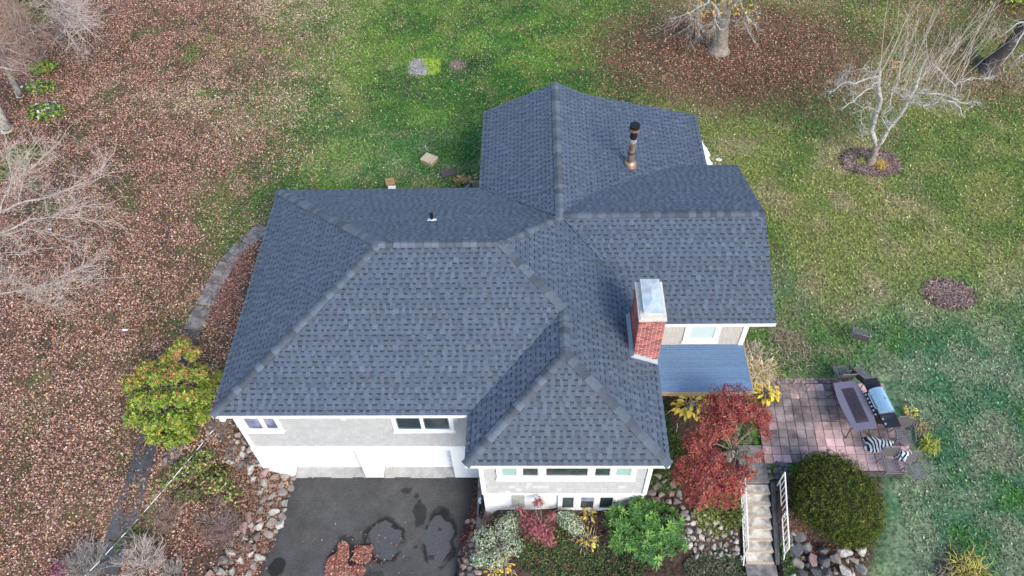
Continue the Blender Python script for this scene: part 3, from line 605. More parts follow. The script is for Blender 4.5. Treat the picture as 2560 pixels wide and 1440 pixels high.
xx=RNG.uniform(2.6,5.6,26000); yy=RNG.uniform(-3.6,-1.8,26000)
wx=.30*(noise2(xx,yy,.4,64,4)-.5); wy=.30*(noise2(xx,yy,.4,65,4)-.5); mk=np.zeros(len(xx),bool)
for a_,b_,rx_,ry_ in ((843,1418,.44,.42),(860,1375,.2,.28),(905,1388,.36,.30),(880,1430,.45,.22)):
    p_=at(a_,b_,0); mk|=((xx-p_[0]+wx)/rx_)**2+((yy-p_[1]+wy)/ry_)**2<1
p_=at(876,1385,0); mk&=~((((xx-p_[0]+wx)/.09)**2+((yy-p_[1]-.1+wy)/.28)**2)<1)
xx,yy=xx[mk],yy[mk]; mk=RNG.random(len(xx))<.35+.75*noise2(xx,yy,.25,67,3); xx,yy=xx[mk],yy[mk]; xs_=RNG.normal(4.0,.9,170); ys_=RNG.normal(-2.7,.6,170); xx=np.r_[xx,xs_]; yy=np.r_[yy,ys_]
litter('leaf_pile',xx,yy,.015+.05*RNG.random(len(xx)),pal(len(xx),RD,.22),.065,'heap of wet reddish leaves lying in the broken patch of the driveway',tilt=.5)
LB=[(.24,.14,.11),(.17,.09,.07),(.3,.19,.14),(.11,.06,.05),(.38,.24,.17),(.2,.13,.08)]
pile('leaf_drift',[(690,1290,.16,1.4,.3),(655,1370,.3,.7,.35),(620,1420,.5,.3,.35)],1800,'drift of dry reddish leaves between stones and driveway edge',P=[(.30,.15,.11),(.24,.11,.085),(.38,.22,.16),(.15,.07,.055)],h=.04)
pile('leaf_drift',[(1160,1370,.16,.9,.6),(1180,1330,.12,.7,.4)],900,'dark red leaves gathered along the right edge of the driveway',P=[(.22,.07,.06),(.16,.05,.045),(.3,.13,.1)],h=.04)
pile('leaf_drift',[(560,760,.9,2.2,.6),(600,670,.6,1.9,.4)],4000,'dense red brown leaves between the curved walk and the house wall',P=[(.26,.13,.11),(.2,.09,.075),(.34,.2,.16),(.14,.065,.055),(.42,.27,.22)],h=.05,size=.07)
pile('leaf_drift',[(1165,452,.5,.35,1.)],420,'pale yellow and brown leaves piled in the corner by the rear deck',P=[(.55,.4,.15),(.5,.28,.12),(.4,.18,.1),(.6,.5,.25)],h=.1,size=.12)
pile('leaf_drift',[(590,1120,.8,.7,.4),(620,1180,.5,.4,.3),(500,1330,1.4,.6,.3)],3200,'brown leaves lying on the bank left of the garage',P=LB,h=.03)
pile('leaf_drift',[(1400,1400,2.6,.5,.6),(1560,1285,.5,.3,.2),(1500,1300,.6,.3,.2)],1800,'dull brown leaves caught in the front bed',P=LB,h=.03,size=.06)
pile('leaf_drift',[(2080,1385,1.5,.4,.6),(2000,1330,.5,.6,.4)],2600,'russet needles and leaves under the clipped evergreen',P=[(.24,.12,.085),(.17,.085,.06),(.3,.17,.12)],h=.03,size=.05)
pile('leaf_drift',[(320,1270,.45,1.1,.4),(360,1120,.3,.6,.15),(470,860,.35,.5,.45)],900,'leaves strewn over the concrete slabs of the left walk',P=LB,h=.12)
pile('leaf_drift',[(640,1250,.5,1.2,.5),(600,1370,.5,.6,.5)],1500,'brown leaves lodged among the stones beside the driveway',P=LB,h=.26,size=.06)
# dead mulch rings
def straw(name,px,py,rx,ry,n,label,P,L=.22,parent=None,h=.06,kind='stuff'):
    c=gp(px,py); r=np.sqrt(RNG.random(n)); a=RNG.random(n)*6.283; x=c[0]+rx*r*np.cos(a); y=c[1]+ry*r*np.sin(a); b=RNG.random(n)*6.283
    D=np.stack([np.cos(b),np.sin(b),.12*RNG.standard_normal(n)],1); N=np.stack([.3*RNG.standard_normal(n),.3*RNG.standard_normal(n),np.ones(n)],1)
    me=leafmesh(name,np.stack([x,y,terrain(x,y)+.01+h*RNG.random(n)],1),D,N,L*(.5+RNG.random(n)),.018+.012*RNG.random(n),pal(n,P,.25),M_leaf); return tag(obj(name,me,parent),label,kind=kind)
PM=[(.34,.24,.21),(.24,.15,.13),(.42,.32,.28),(.15,.09,.085)]
straw('mulch_ring',2178,408,1.25,.85,2600,'purple brown mulch and straw ring around the bare lichened tree',PM)
straw('mulch_ring',2370,735,.95,.7,1500,'round patch of brown dead stalks in the right lawn',PM)
straw('dead_stalks',1970,905,.9,1.3,500,'pale fallen twigs and stalks lying on the lawn above the patio',[(.34,.28,.2),(.24,.19,.14)],L=.3)
# ---------------------------------------------------------------- walkway on the left
walk=empty('walkway',(0,0,0),None,None); tag(walk,kind='structure')
WP=[(662,568),(612,608),(572,652),(545,700),(518,750),(488,812),(468,862),(440,930),(400,1020),(372,1090),(357,1150),(345,1205),(325,1255),(305,1315),(285,1375),(262,1440)]
W3=[gp(*p)[:2] for p in WP]
def spl(P,n):
    P=[np.array(p) for p in P]; t=np.cumsum([0]+[np.linalg.norm(P[i+1]-P[i]) for i in range(len(P)-1)]); s=np.linspace(0,t[-1],n); P=np.array(P)
    X=np.interp(s,t,P[:,0]); Y=np.interp(s,t,P[:,1])
    for _ in range(int(n*.05)+4): X[1:-1]=(X[:-2]+2*X[1:-1]+X[2:])/4; Y[1:-1]=(Y[:-2]+2*Y[1:-1]+Y[2:])/4
    return np.stack([X,Y],1),t[-1]
C_,Ltot=spl(W3,120); ns=13; per=119/ns
for i in range(ns):
    a=i*per+.35; b=(i+1)*per-.35*(.2 if i%3 else 1); ts=np.linspace(a,b,6); pts=np.stack([np.interp(ts,np.arange(120),C_[:,k]) for k in (0,1)],1)
    d=np.gradient(pts,axis=0); d/=np.linalg.norm(d,axis=1)[:,None]; nn=np.stack([-d[:,1],d[:,0]],1); wd=.33+.03*random.random()+(.05 if i>8 else 0)
    q=MB(); V=[]
    for p,n_ in zip(pts,nn):
        for s_ in (-1,1):
            x,y=p+n_*wd*s_; V.append((x,y,T(x,y)+.045))
    V+= [(x,y,z-.12) for x,y,z in V]; m=12
    Fq=[]
    for k in range(5): a_=2*k; Fq+=[(a_,a_+1,a_+3,a_+2),(a_,a_+2,a_+2+m,a_+m),(a_+1,a_+1+m,a_+3+m,a_+3)]
    Fq+=[(0,m,m+1,1),(10,11,m+11,m+10)]
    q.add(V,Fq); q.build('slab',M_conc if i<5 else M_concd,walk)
# ---------------------------------------------------------------- patio
patio=empty('patio',(0,0,0),None,None); tag(patio,kind='structure')
pv={}
def paver(x0,y0,w_,h_,m=M_paver):
    k=(round(w_,2),round(h_,2),m.name)
    if k not in pv:
        q=MB(); q.add([(0,0,.05),(w_,0,.05),(w_,h_,.05),(0,h_,.05),(.006,.006,.06),(w_-.006,.006,.06),(w_-.006,h_-.006,.06),(.006,h_-.006,.06),(0,0,-.02),(w_,0,-.02),(w_,h_,-.02),(0,h_,-.02)],[(4,5,6,7),(0,1,5,4),(1,2,6,5),(2,3,7,6),(3,0,4,7),(8,9,1,0),(9,10,2,1),(10,11,3,2),(11,8,0,3)]); pv[k]=q.mesh('paver',m)
    o=obj('paver',pv[k],patio,(x0,y0,2.43+random.uniform(-.006,.006))); o.rotation_euler=(random.uniform(-.012,.012),random.uniform(-.012,.012),random.uniform(-.012,.012)); return o
M_paverp=mat('bright_pink_paver',(.68,.45,.44),.9,nscale=1.3,namt=.12,bump=.4,bscale=60,rnd=.1,col2=(.40,.29,.27),coords='World')
M_paverd=mat('stained_paver',(.30,.235,.22),.9,nscale=1.4,namt=.25,bump=.4,bscale=60,rnd=.18,col2=(.12,.10,.098),coords='World')
pitch_=.302
for r_ in range(12):
    y0=-.95+r_*pitch_
    for c_ in range(17):
        x0=17.55+c_*pitch_+(.02*r_ if True else 0)
        xm=x0+.15; ym=y0+.15
        if xm<17.5+.18*(ym+.3): continue
        if ym<-.35 and xm<20.3: continue
        if ym<-.75: continue
        if xm>22.55-.25*(ym>1.2)-.9*(ym>2.2)*0: continue
        if xm>22.1 and ym<-.1: continue
        s=noise2(np.array(xm),np.array(ym),1.1,77)+.22*math.exp(-((xm-19.2)/1.)**2-((ym-1.)/.9)**2)
        if ym<.35: s-=.17
        m=M_paverd if s>.56 else (M_paverp if s<.40 else M_paver)
        paver(x0,y0,pitch_-.014,pitch_-.014,m)
for c_ in range(22):
    for r_ in range(2):
        x0=18.15+c_*.145; 
        if x0<20.9: paver(x0+.03*r_,2.69+r_*.105-.0,.135,.095,M_paverd if (c_+r_)%3 else M_paver)
timber=MB(); timber.box((20.35,-.82,2.42),(21.9,-.70,2.55)); tag(timber.build('landscape_timber',M_woodd),'dark weathered timber edging along the lower side of the patio','timber')
# ---------------------------------------------------------------- steps and path to the patio
path=empty('path',(0,0,0),None,None); tag(path,kind='structure')
def slab(x0,x1,y0,y1,z,m,par,name='slab',th=.14,dz=0.):
    q=MB(); q.add([(x0,y0,z),(x1,y0,z),(x1,y1,z+dz),(x0,y1,z+dz),(x0,y0,z-th),(x1,y0,z-th),(x1,y1,z+dz-th),(x0,y1,z+dz-th)],[(0,1,2,3),(4,5,1,0),(5,6,2,1),(6,7,3,2),(7,4,0,3)]); return q.build(name,m,par)
for (a,b) in ((-.30,.30),(-1.0,-.31)): slab(16.75,17.62,a,b,2.44,M_conc,path)
slab(16.72,17.68,-6.2,-3.2,1.16,M_conc,path)
st=empty('front_steps',(17.2,-2.2,1.1),'flight of worn concrete steps with pale treads between two white railings','steps')
ns=7; y=-1.02; z=2.42
for i in range(ns):
    dep=.30; rise=(2.42-1.2)/ns; yb_=-1.0-i*.315
    q=MB(); zz=2.42-(i+1)*rise+.0; q.box((16.76-17.2,yb_-.315+.0+2.2,zz-.25-1.1),(17.62-17.2,yb_+2.2-.003,zz-1.1)); o=q.build('step',M_step,st); o.location=(0,0,0)
    q=MB(); q.box((16.75-17.2,yb_-.32+2.2,zz-.045-1.1),(17.63-17.2,yb_-.25+2.2,zz+.004-1.1)); q.build('step_nosing',mat('tan_nosing',(.48,.38,.29),.85,nscale=6,namt=.2) if i==0 else bpy.data.materials['tan_nosing'],st)
q=MB(); 
for i in range(5): 
    t=i/4; 
V=[]
for t in np.linspace(0,1,9):
    yy=-1.0-t*2.25; zz=2.42-t*1.22+.03; V+=[(17.66-17.2,yy+2.2,zz-1.1),(17.80-17.2,yy+2.2,zz-1.1),(17.80-17.2,yy+2.2,zz-1.6),(17.66-17.2,yy+2.2,zz-1.6)]
Fq=[]
for k in range(8):
    a=4*k; Fq+=[(a,a+1,a+5,a+4),(a+1,a+2,a+6,a+5),(a+3,a,a+4,a+7)]
q.add(V,Fq); q.build('side_curb',M_concd,st)
# railings
def railing(label,top0,top1):
    (x0,y0,z0),(x1,y1,z1_)=top0,top1
    r=empty('railing',(x0,y0,z0-.95),label,'railing'); A_=np.array([0,0,.95]); B_=np.array([x1-x0,y1-y0,z1_-z0+.95]); dn=np.array([0,0,.62])
    def t_(name,P,R): q=MB(); q.tube(P,R,5); return q.build(name,M_iron,r)
    t_('top_rail',[A_,B_],.024); t_('bottom_rail',[A_-dn,B_-dn],.018); t_('post',[A_,A_-[0,0,.98]],.024); t_('post',[B_,B_-[0,0,1.0]],.024); t_('rail_foot',[B_-dn,B_-dn-[0.0,.22,.3]],.02)
    n=12
    for i in range(1,n):
        p=A_+(B_-A_)*i/n
        t_('baluster',[p,p-dn],.012)
    c=A_+(B_-A_)*.52-dn/2
    for k in range(2):
        for s_ in (-1,1):
            P=[c+np.array([0,s_*.05*math.sin(a),(k-.5)*.2+.09*math.cos(a)]) for a in np.linspace(0,2*PI,11)]; t_('scroll',P,.012)
    return r
railing('white iron railing on the left side of the steps beside the red maple',(16.62,-1.1,3.36),(16.64,-3.05,2.14))
railing('white iron railing on the right side of the steps beside the clipped evergreen',(17.86,-1.1,3.36),(17.9,-3.02,2.14))
# ---------------------------------------------------------------- deck
dk_=empty('front_deck',(15.8,3,2.5),'blue grey painted plank deck beside the brick chimney','deck'); DL=np.array([15.8,3,2.5])
n=18; w_=(3.93-2.0)/n
for i in range(n):
    q=MB(); y0=2.0+i*w_; q.box((14.02-DL[0],y0+.004-DL[1],3.06-DL[2]),(17.5-DL[0],y0+w_-.004-DL[1],3.1+random.uniform(-.003,.003)-DL[2])); q.build('plank',M_deck,dk_)
q=MB(); q.box((14.02-DL[0],1.955-DL[1],2.86-DL[2]),(17.52-DL[0],1.995-DL[1],3.085-DL[2])); q.box((17.505-DL[0],2.0-DL[1],2.86-DL[2]),(17.54-DL[0],3.93-DL[1],3.085-DL[2])); q.build('rim_board',mat('rim_board_wood',(.4,.3,.2),.8,nscale=5,namt=.2),dk_)
q=MB(); 
for x_ in (14.1,15.7,17.3): q.box((x_-DL[0],2.05-DL[1],2.3-DL[2]),(x_+.1-DL[0],2.15-DL[1],3.05-DL[2]))
q.build('deck_post',M_woodd,dk_)
# rear deck rail seen over the eave
rd=empty('rear_deck_rail',(7.7,12.0,3.0),'grey wooden deck railing corner with stair rail behind the house','railing')
b_=at(1192,455,3.75); c_=at(1152,475,3.4)
q=MB(); q.box((-.0+b_[0]-.3-7.7,b_[1]-12-.05,.72),(b_[0]+1.0-7.7,b_[1]-12+.08,.77)); q.build('cap_rail',M_wood,rd)
for k in range(8): q=MB(); xx=b_[0]-.2-7.7+k*.14; q.box((xx,b_[1]-12-.02,-.2),(xx+.11,b_[1]-12+.02,.72)); q.build('board',M_wood,rd)
q=MB(); q.box((b_[0]-.3-7.7,b_[1]-12-.06,-.2),(b_[0]-.21-7.7,b_[1]-12+.06,.72)); q.build('post',M_woodd,rd)
q=MB(); q.tube([(b_[0]-.3-7.7,b_[1]-12,.6),(c_[0]-.6-7.7,c_[1]-12-.3,.1)],.05,4); q.build('stair_rail',M_deck,rd)
# concrete strip by the bump wall and the round wrought iron mat
tag(slab(7.99,8.34,-2.3,.26,.05,M_conc,None,'side_strip'),kind='structure')
print('p4 ok')
# ---------------------------------------------------------------- stones
def rockmesh(name,m,seed,flat=.62,sub=2):
    r=random.Random(seed); bm=bmesh.new(); bmesh.ops.create_icosphere(bm,subdivisions=sub,radius=1)
    k=[Vector((r.gauss(0,1),r.gauss(0,1),r.gauss(0,1))).normalized() for _ in range(14)]; h=[r.uniform(.38,.8) for _ in k]
    sx,sy=r.uniform(.85,1.2),r.uniform(.7,1.)
    for v in bm.verts:
        p=v.co.copy()
        for a,b in zip(k,h):
            d=p.dot(a)
            if d>b: p-=a*(d-b)*1.0
        v.co=Vector((p.x*sx,p.y*sy,p.z*flat))*(1+r.uniform(-.02,.02))*1.25
    me=bpy.data.meshes.new(name); bm.to_mesh(me); bm.free(); me.materials.append(m); return me
RM={m.name:[rockmesh('stone',m,i*7+hash(m.name)%5*0+len(m.name)) for i in range(6)] for m in (M_rock,M_rockp,M_rockd,M_rockr)}
def inpoly(x,y,P):
    c=False; n=len(P)
    for i in range(n):
        (a,b),(d,e)=P[i],P[(i+1)%n]
        if (b>y)!=(e>y) and x<(d-a)*(y-b)/(e-b)+a: c=not c
    return c
def bank(name,label,poly,n,rmin,rmax,mats,seed=1,pile=0.,tight=.74,bias=2.2,cat='rock bank'):
    r=random.Random(seed); xs=[p[0] for p in poly]; ys=[p[1] for p in poly]; cpx=sum(xs)/len(xs); cpy=sum(ys)/len(ys); c=gp(cpx,cpy); root=empty(name,tuple(c),label,cat)
    pts=[]; K=n*60; PX=np.array([r.uniform(min(xs),max(xs)) for _ in range(K)]); PY=np.array([r.uniform(min(ys),max(ys)) for _ in range(K)]); ok=[inpoly(a,b,poly) for a,b in zip(PX,PY)]
    Pg=gpv(PX,PY); radii=sorted([rmin+(rmax-rmin)*r.random()**bias for _ in range(n)],reverse=True); j=0
    cand=[p for p,o in zip(Pg,ok) if o]; it=iter(cand); placed=[]
    for rad in radii:
        for t in range(55):
            p=next(it,None)
            if p is None: break
            if all((p[0]-q[0])**2+(p[1]-q[1])**2>((rad+q[2])*tight)**2 for q in placed):
                placed.append((p[0],p[1],rad,p[2])); break
    for x,y,rad,z in placed:
        m=r.choice(mats); o=obj('stone',r.choice(RM[m.name]),root); o.location=(x-c[0],y-c[1],z-c[2]+rad*.25+pile*r.random()); o.scale=(rad*r.uniform(.95,1.15),rad*r.uniform(.95,1.1),rad*r.uniform(.8,1.1)); o.rotation_euler=(r.uniform(-.35,.35),r.uniform(-.35,.35),r.uniform(0,6.28))
    return root
bank('rock_bank','bank of mixed grey and tan stones beside the left edge of the driveway',[(655,1168),(738,1192),(722,1240),(712,1300),(680,1345),(650,1400),(628,1440),(520,1440),(560,1400),(590,1330),(640,1270),(650,1215),(605,1175)],560,.04,.22,[M_rock,M_rock,M_rockp,M_rock,M_rockp,M_rock,M_rock,M_rockp,M_rock,M_rock,M_rockr],3)
bank('rock_bank','dark stones and pale pebbles under the left corner of the eave',[(520,1060),(590,1050),(620,1110),(655,1165),(600,1170),(560,1150),(570,1110),(520,1100)],170,.04,.15,[M_rockd,M_rock,M_rockp],4)
bank('rock_bank','brown stones on the slope right of the lower front windows',[(1615,1250),(1640,1180),(1700,1230),(1715,1290),(1660,1290),(1690,1320),(1625,1280)],150,.06,.18,[M_rock,M_rockr,M_rock],5)
bank('rock_bank','patch of small pale stones left of the front steps',[(1715,1280),(1770,1290),(1840,1330),(1850,1400),(1800,1405),(1740,1395),(1705,1340)],330,.045,.13,[M_rockp,M_rockp,M_rock],6,tight=.8)
bank('rock_bank','small dark grey stones between the path and the clipped evergreen',[(1915,1160),(1965,1155),(1985,1200),(1975,1250),(1950,1225),(1930,1240),(1922,1200)],150,.05,.13,[M_rockd,M_rockd,M_rock],7,tight=.8)
bank('rock_bank','loose grey and reddish stones at the foot of the right railing',[(1965,1330),(2000,1335),(2030,1390),(2060,1375),(2070,1440),(1930,1440),(1950,1390)],130,.07,.26,[M_rock,M_rockp,M_rockr,M_rockd],8,pile=.06)
bank('stone_wall','low heap of large pale stones at the bottom of the clipped evergreen',[(2060,1400),(2100,1380),(2155,1370),(2165,1440),(2055,1440)],130,.07,.24,[M_rockp,M_rockp,M_rock],9,pile=.12,tight=.75,cat='stone wall')
bank('stone_edging','dark stones edging the flower bed by the driveway',[(1150,1385),(1180,1335),(1165,1300),(1190,1300),(1205,1440),(1150,1440)],60,.06,.16,[M_rockd,M_rock],10)
bank('stone_edging','few grey stones under the left green shrub by the walk',[(415,1110),(455,1110),(450,1160),(415,1165)],16,.07,.18,[M_rockd,M_rock],12)
# ---------------------------------------------------------------- leaves on shrubs
def clusters(lumps,n,shell=.55,minz=-.35,seed=1):
    rg=np.random.default_rng(seed); v=np.array([l[3]*l[4]*l[5] for l in lumps])**.66; cnt=(n*v/v.sum()).astype(int)+1; P=[];N=[]
    for l,c in zip(lumps,cnt):
        d=nrm(rg.standard_normal((c*3,3))); d=d[d[:,2]>minz][:c]; r=(shell+(1-shell)*rg.random((len(d),1)))
        R=np.array(l[3:6]); p=np.array(l[:3])+d*R*r*(1+.10*rg.standard_normal((len(d),1))); P.append(p); N.append(nrm(d/R+np.array([0,0,.25/np.mean(R)])))
    return np.concatenate(P),np.concatenate(N)
def rosette(name,P,N,k,L,W,C,mt,spread=.9,jit=.0,droop=0.,parent=None,fold=.2):
    """k leaves radiating from every cluster point"""
    n=len(P); rg=RNG; P2=np.repeat(P,k,0); N2=np.repeat(N,k,0); a=np.tile(np.arange(k)*2*math.pi/k,n)+np.repeat(rg.random(n)*6.28,k)+.35*rg.standard_normal(n*k)
    ref=np.where(np.abs(N2[:,2:3])<.9,np.array([[0,0,1.]]),np.array([[1.,0,0]])); U=nrm(np.cross(N2,ref)); Vv=np.cross(N2,U)
    sp=spread*(.55+.6*rg.random(n*k))[:,None]; D=nrm((U*np.cos(a)[:,None]+Vv*np.sin(a)[:,None])*sp+N2*(1-.5*sp)-np.array([0,0,droop])); NN=nrm(N2+.3*rg.standard_normal(N2.shape))
    if jit: P2=P2+jit*rg.standard_normal(P2.shape)
    Ls=L*(.65+.6*rg.random(n*k)); C2=np.repeat(C,k,0)*(1+.14*rg.standard_normal((n*k,1)))
    return obj(name,leafmesh(name,P2,D,NN,Ls,Ls*W,np.clip(C2,.004,.9),mt,fold),parent)
def wood(root,loc,lumps,n,mt,name='stem',r0=.03,rg=random.Random(5),tw=3,spread=1.):
    q=MB(); 
    for i in range(n):
        l=rg.choice(lumps); e=np.array([l[0]+rg.uniform(-.8,.8)*l[3]*spread,l[1]+rg.uniform(-.8,.8)*l[4]*spread,l[2]+rg.uniform(-.1,.8)*l[5]]); s=np.array(loc)+np.array([rg.uniform(-.1,.1),rg.uniform(-.1,.1),0]); m1=s+(e-s)*.45+np.array([rg.uniform(-.12,.12),rg.uniform(-.12,.12),.18]); q.tube([s,m1,e],[r0,r0*.65,r0*.25],4,caps=False)
        for t in range(tw):
            f=rg.uniform(.45,.95); p=m1+(e-m1)*f; d=np.array([rg.uniform(-1,1),rg.uniform(-1,1),rg.uniform(-.1,.9)])*.28*np.mean(l[3:6]); q.tube([p,p+d*.5+[0,0,.02],p+d],[r0*.35,r0*.25,r0*.12],3,caps=False)
    o=q.build(name,mt,root); o.location=(0,0,0); return o
def shrub(name,label,cat,base,lumps,n,k,L,W,P,seed=1,spread=.9,droop=0.,mt=None,stems=10,bark=None,shell=.5,minz=-.35,colfn=None,group=None,r0=.02,parts=None):
    root=empty(name,(0,0,0),label,cat,group); root.location=tuple(base); bl=np.array(base,float)
    lm=[(l[0]-bl[0],l[1]-bl[1],l[2]-bl[2],*l[3:]) for l in lumps]
    p,nn=clusters(lm,n,shell,minz,seed); C=pal(len(p),P,.16)
    if colfn is not None: C=colfn(p+bl,nn,C)
    rosette('foliage',p,nn,k,L,W,C,mt or M_green,spread,droop=droop,parent=root)
    if stems: wood(root,(0,0,0),lm,stems,bark or M_bark,r0=r0,rg=random.Random(seed))
    return root
def L3(px,py,z,r,rz=None,ry=None): p=at(px,py,z); return (p[0],p[1],p[2],r,ry or r,rz or r*.8)
# pieris by the left corner of the eave
def pieris(p,n,C):
    px=sst(2.6,4.6,p[:,2]+.35*(p[:,1]-2.2)+.25*RNG.standard_normal(len(p))*.8)[:,None]; red=(RNG.random((len(p),1))<.5*px); Cr=pal(len(p),[(.42,.22,.09),(.38,.16,.08),(.45,.3,.1)],.15); return np.where(red,Cr,C)
b=gp(430,1060); 
shrub('evergreen_shrub','large yellow green shrub with orange tinted tips left of the eave corner','shrub',b,[L3(455,862,3.8,.3),L3(437,882,3.7,.28),L3(480,885,3.6,.3),L3(415,905,3.5,.3),L3(365,925,3.3,.35),L3(335,960,3.0,.38),L3(395,945,3.4,.4),L3(440,935,3.6,.4),L3(495,935,3.3,.4),L3(350,1005,2.9,.42),L3(400,1000,3.2,.45),L3(455,990,3.3,.42),L3(510,990,3.0,.4),L3(335,1045,2.6,.35),L3(380,1060,2.7,.4),L3(440,1050,2.9,.45),L3(500,1035,2.7,.4),L3(430,1100,2.3,.33),L3(470,1085,2.4,.35),L3(545,945,3.0,.28),L3(520,960,3.0,.3),L3(385,1095,2.3,.25)],2700,9,.115,.3,[(.20,.27,.035),(.30,.34,.05),(.13,.22,.03),(.38,.38,.07),(.16,.25,.04)],11,spread=1.05,colfn=pieris,stems=16,shell=.45,r0=.03)
# mixed shrubs on the left bank
shrub('mixed_shrub','loose green and yellow leaved shrub on the left bank below the large shrub','shrub',gp(480,1200),[L3(470,1170,2.0,.6,.35),L3(530,1200,1.7,.55,.35),L3(420,1195,1.9,.45,.25),L3(575,1230,1.3,.4,.25),L3(510,1150,2.0,.5,.3)],900,7,.065,.5,[(.13,.2,.04),(.24,.29,.07),(.08,.13,.03),(.4,.42,.15),(.2,.1,.06)],12,spread=1.1,stems=26,r0=.012)
shrub('berry_shrub','low straggly shrub with dark red leaves beside the stone bank','shrub',gp(560,1260),[L3(570,1255,1.0,.45,.25),L3(530,1245,1.3,.4,.25)],260,7,.055,.45,[(.22,.07,.06),(.15,.1,.05),(.2,.2,.06),(.11,.05,.05)],13,stems=20,r0=.01)
def twiggy(name,label,px,py,r,h,n,mt,seed=1,r0=.015,cat='shrub',tw=5,group=None):
    b=gp(px,py); root=empty(name,tuple(b),label,cat,group); rg=random.Random(seed); q=MB()
    for i in range(n):
        a=rg.uniform(0,6.28); e=rg.random()**.5; top=np.array([math.cos(a)*r*e,math.sin(a)*r*e,h*rg.uniform(.6,1.)*(1-.35*e*e)]); s=np.array([rg.uniform(-.08,.08),rg.uniform(-.08,.08),-.05]); m1=s+(top-s)*.4+np.array([rg.uniform(-.1,.1),rg.uniform(-.1,.1),.08*h]); m2=s+(top-s)*.75+np.array([rg.uniform(-.08,.08),rg.uniform(-.08,.08),.05*h])
        q.tube([s,m1,m2,top],[r0,r0*.75,r0*.5,r0*.25],3,caps=False)
        for t in range(tw):
            p=m1+(top-m1)*rg.uniform(0,.9); d=np.array([rg.uniform(-1,1)+top[0]/r*.6,rg.uniform(-1,1)+top[1]/r*.6,rg.uniform(.0,1.1)]); d*=.3*r*rg.uniform(.5,1.2); q.tube([p,p+d*.5+np.array([rg.uniform(-.02,.02)]*3),p+d],[r0*.45,r0*.35,r0*.18],3,caps=False)
            if rg.random()<.7: e2=p+d*.6; d2=np.array([rg.uniform(-1,1),rg.uniform(-1,1),rg.uniform(0,1)])*.14*r; q.tube([e2,e2+d2],[r0*.3,r0*.15],3,caps=False)
    q.build('branches',mt,root); return root
shrub('mixed_shrub','dark green and wine coloured shrub in the middle of the left bank','shrub',gp(500,1235),[L3(500,1225,1.5,.5,.3),L3(455,1235,1.6,.4,.25),L3(550,1190,1.5,.45,.3)],620,7,.055,.5,[(.06,.1,.03),(.1,.14,.04),(.16,.07,.05),(.2,.22,.07),(.09,.06,.04)],17,spread=1.1,stems=34,r0=.011)
shrub('low_shrub','brown leaved low growth on the left bank above the bare shrubs','shrub',gp(520,1300),[L3(510,1290,1.1,.6,.25),L3(580,1300,.9,.4,.2)],420,6,.055,.5,[(.16,.09,.07),(.2,.12,.09),(.11,.07,.05),(.14,.13,.05)],18,spread=1.1,stems=40,r0=.009)
twiggy('bare_shrub','leafless brown twiggy shrub between the walk and the stone bank',430,1300,.75,.8,60,mat('brown_twig',(.3,.21,.17),.9,nscale=4,namt=.3),21,.012)
twiggy('bare_shrub','low purplish bare shrub near the stones by the driveway',560,1330,.75,.6,70,mat('purplish_twig',(.27,.19,.18),.9,nscale=4,namt=.3),22,.01)
twiggy('bare_shrub','rounded pale bare shrub right of the cable at the bottom edge',370,1415,.9,1.2,90,M_twig,23,.015)
twiggy('bare_shrub','silvery grey bare shrub at the bottom left under the cable',235,1425,.9,1.2,90,M_twigg,24,.015)
twiggy('bare_shrub','small grey bare shrub at the lower edge near the gravel',440,1440,.5,.8,40,M_twigg,25,.013)
twiggy('bare_shrub','dry brown stems against the house by the stone bank',555,1080,.5,.6,40,bpy.data.materials['brown_twig'],26,.01)
twiggy('bare_shrub','dead brown stems at the corner beside the iron mat',1225,1300,.45,.6,46,bpy.data.materials['brown_twig'],27,.01)
shrub('low_shrub','small patch of magenta leaves at the bottom left edge','shrub',gp(140,1435),[L3(150,1425,1.9,.35,.2)],60,6,.08,.5,[(.3,.06,.13),(.22,.05,.09)],14,stems=8,r0=.008)
shrub('low_shrub','dark green creeping patch by the lower end of the walk','shrub',gp(320,1345),[L3(335,1335,1.3,.45,.2),L3(300,1360,1.3,.3,.15)],230,7,.06,.4,[(.06,.12,.03),(.10,.17,.04),(.15,.2,.05)],15,stems=5,r0=.008)
# front bed
VAR=[(.44,.50,.35),(.52,.56,.42),(.26,.36,.2),(.6,.62,.47),(.14,.24,.11)]
shrub('variegated_shrub','larger grey green variegated shrub at the left of the front bed','shrub',gp(1240,1370),[L3(1215,1345,1.1,.42,.35),L3(1265,1320,1.2,.45,.4),L3(1280,1365,1.1,.4,.35),L3(1200,1395,.9,.33,.3),L3(1240,1395,.9,.4,.3),L3(1280,1300,1.2,.3,.3)],2600,8,.034,.5,VAR,31,spread=1.1,stems=10,r0=.01)
shrub('variegated_shrub','smaller grey green variegated shrub under the three lower windows','shrub',gp(1425,1325),[L3(1420,1300,1.25,.36,.35),L3(1440,1320,1.1,.3,.3),L3(1400,1290,1.25,.22,.25)],1000,8,.034,.5,VAR,32,spread=1.1,stems=8,r0=.01)
shrub('red_dwarf_maple','small pinkish red maple between the two variegated shrubs','small tree',gp(1350,1335),[L3(1340,1320,1.5,.5,.35),L3(1365,1340,1.3,.42,.3),L3(1320,1300,1.6,.35,.25),L3(1345,1255,2.2,.2,.3),L3(1380,1290,1.8,.2,.2),L3(1300,1275,1.9,.15,.15)],1100,6,.06,.3,[(.36,.11,.12),(.28,.07,.09),(.44,.17,.17),(.17,.05,.07),(.38,.15,.13)],33,spread=1.2,droop=.25,mt=M_leaf,stems=22,r0=.018,shell=.25)
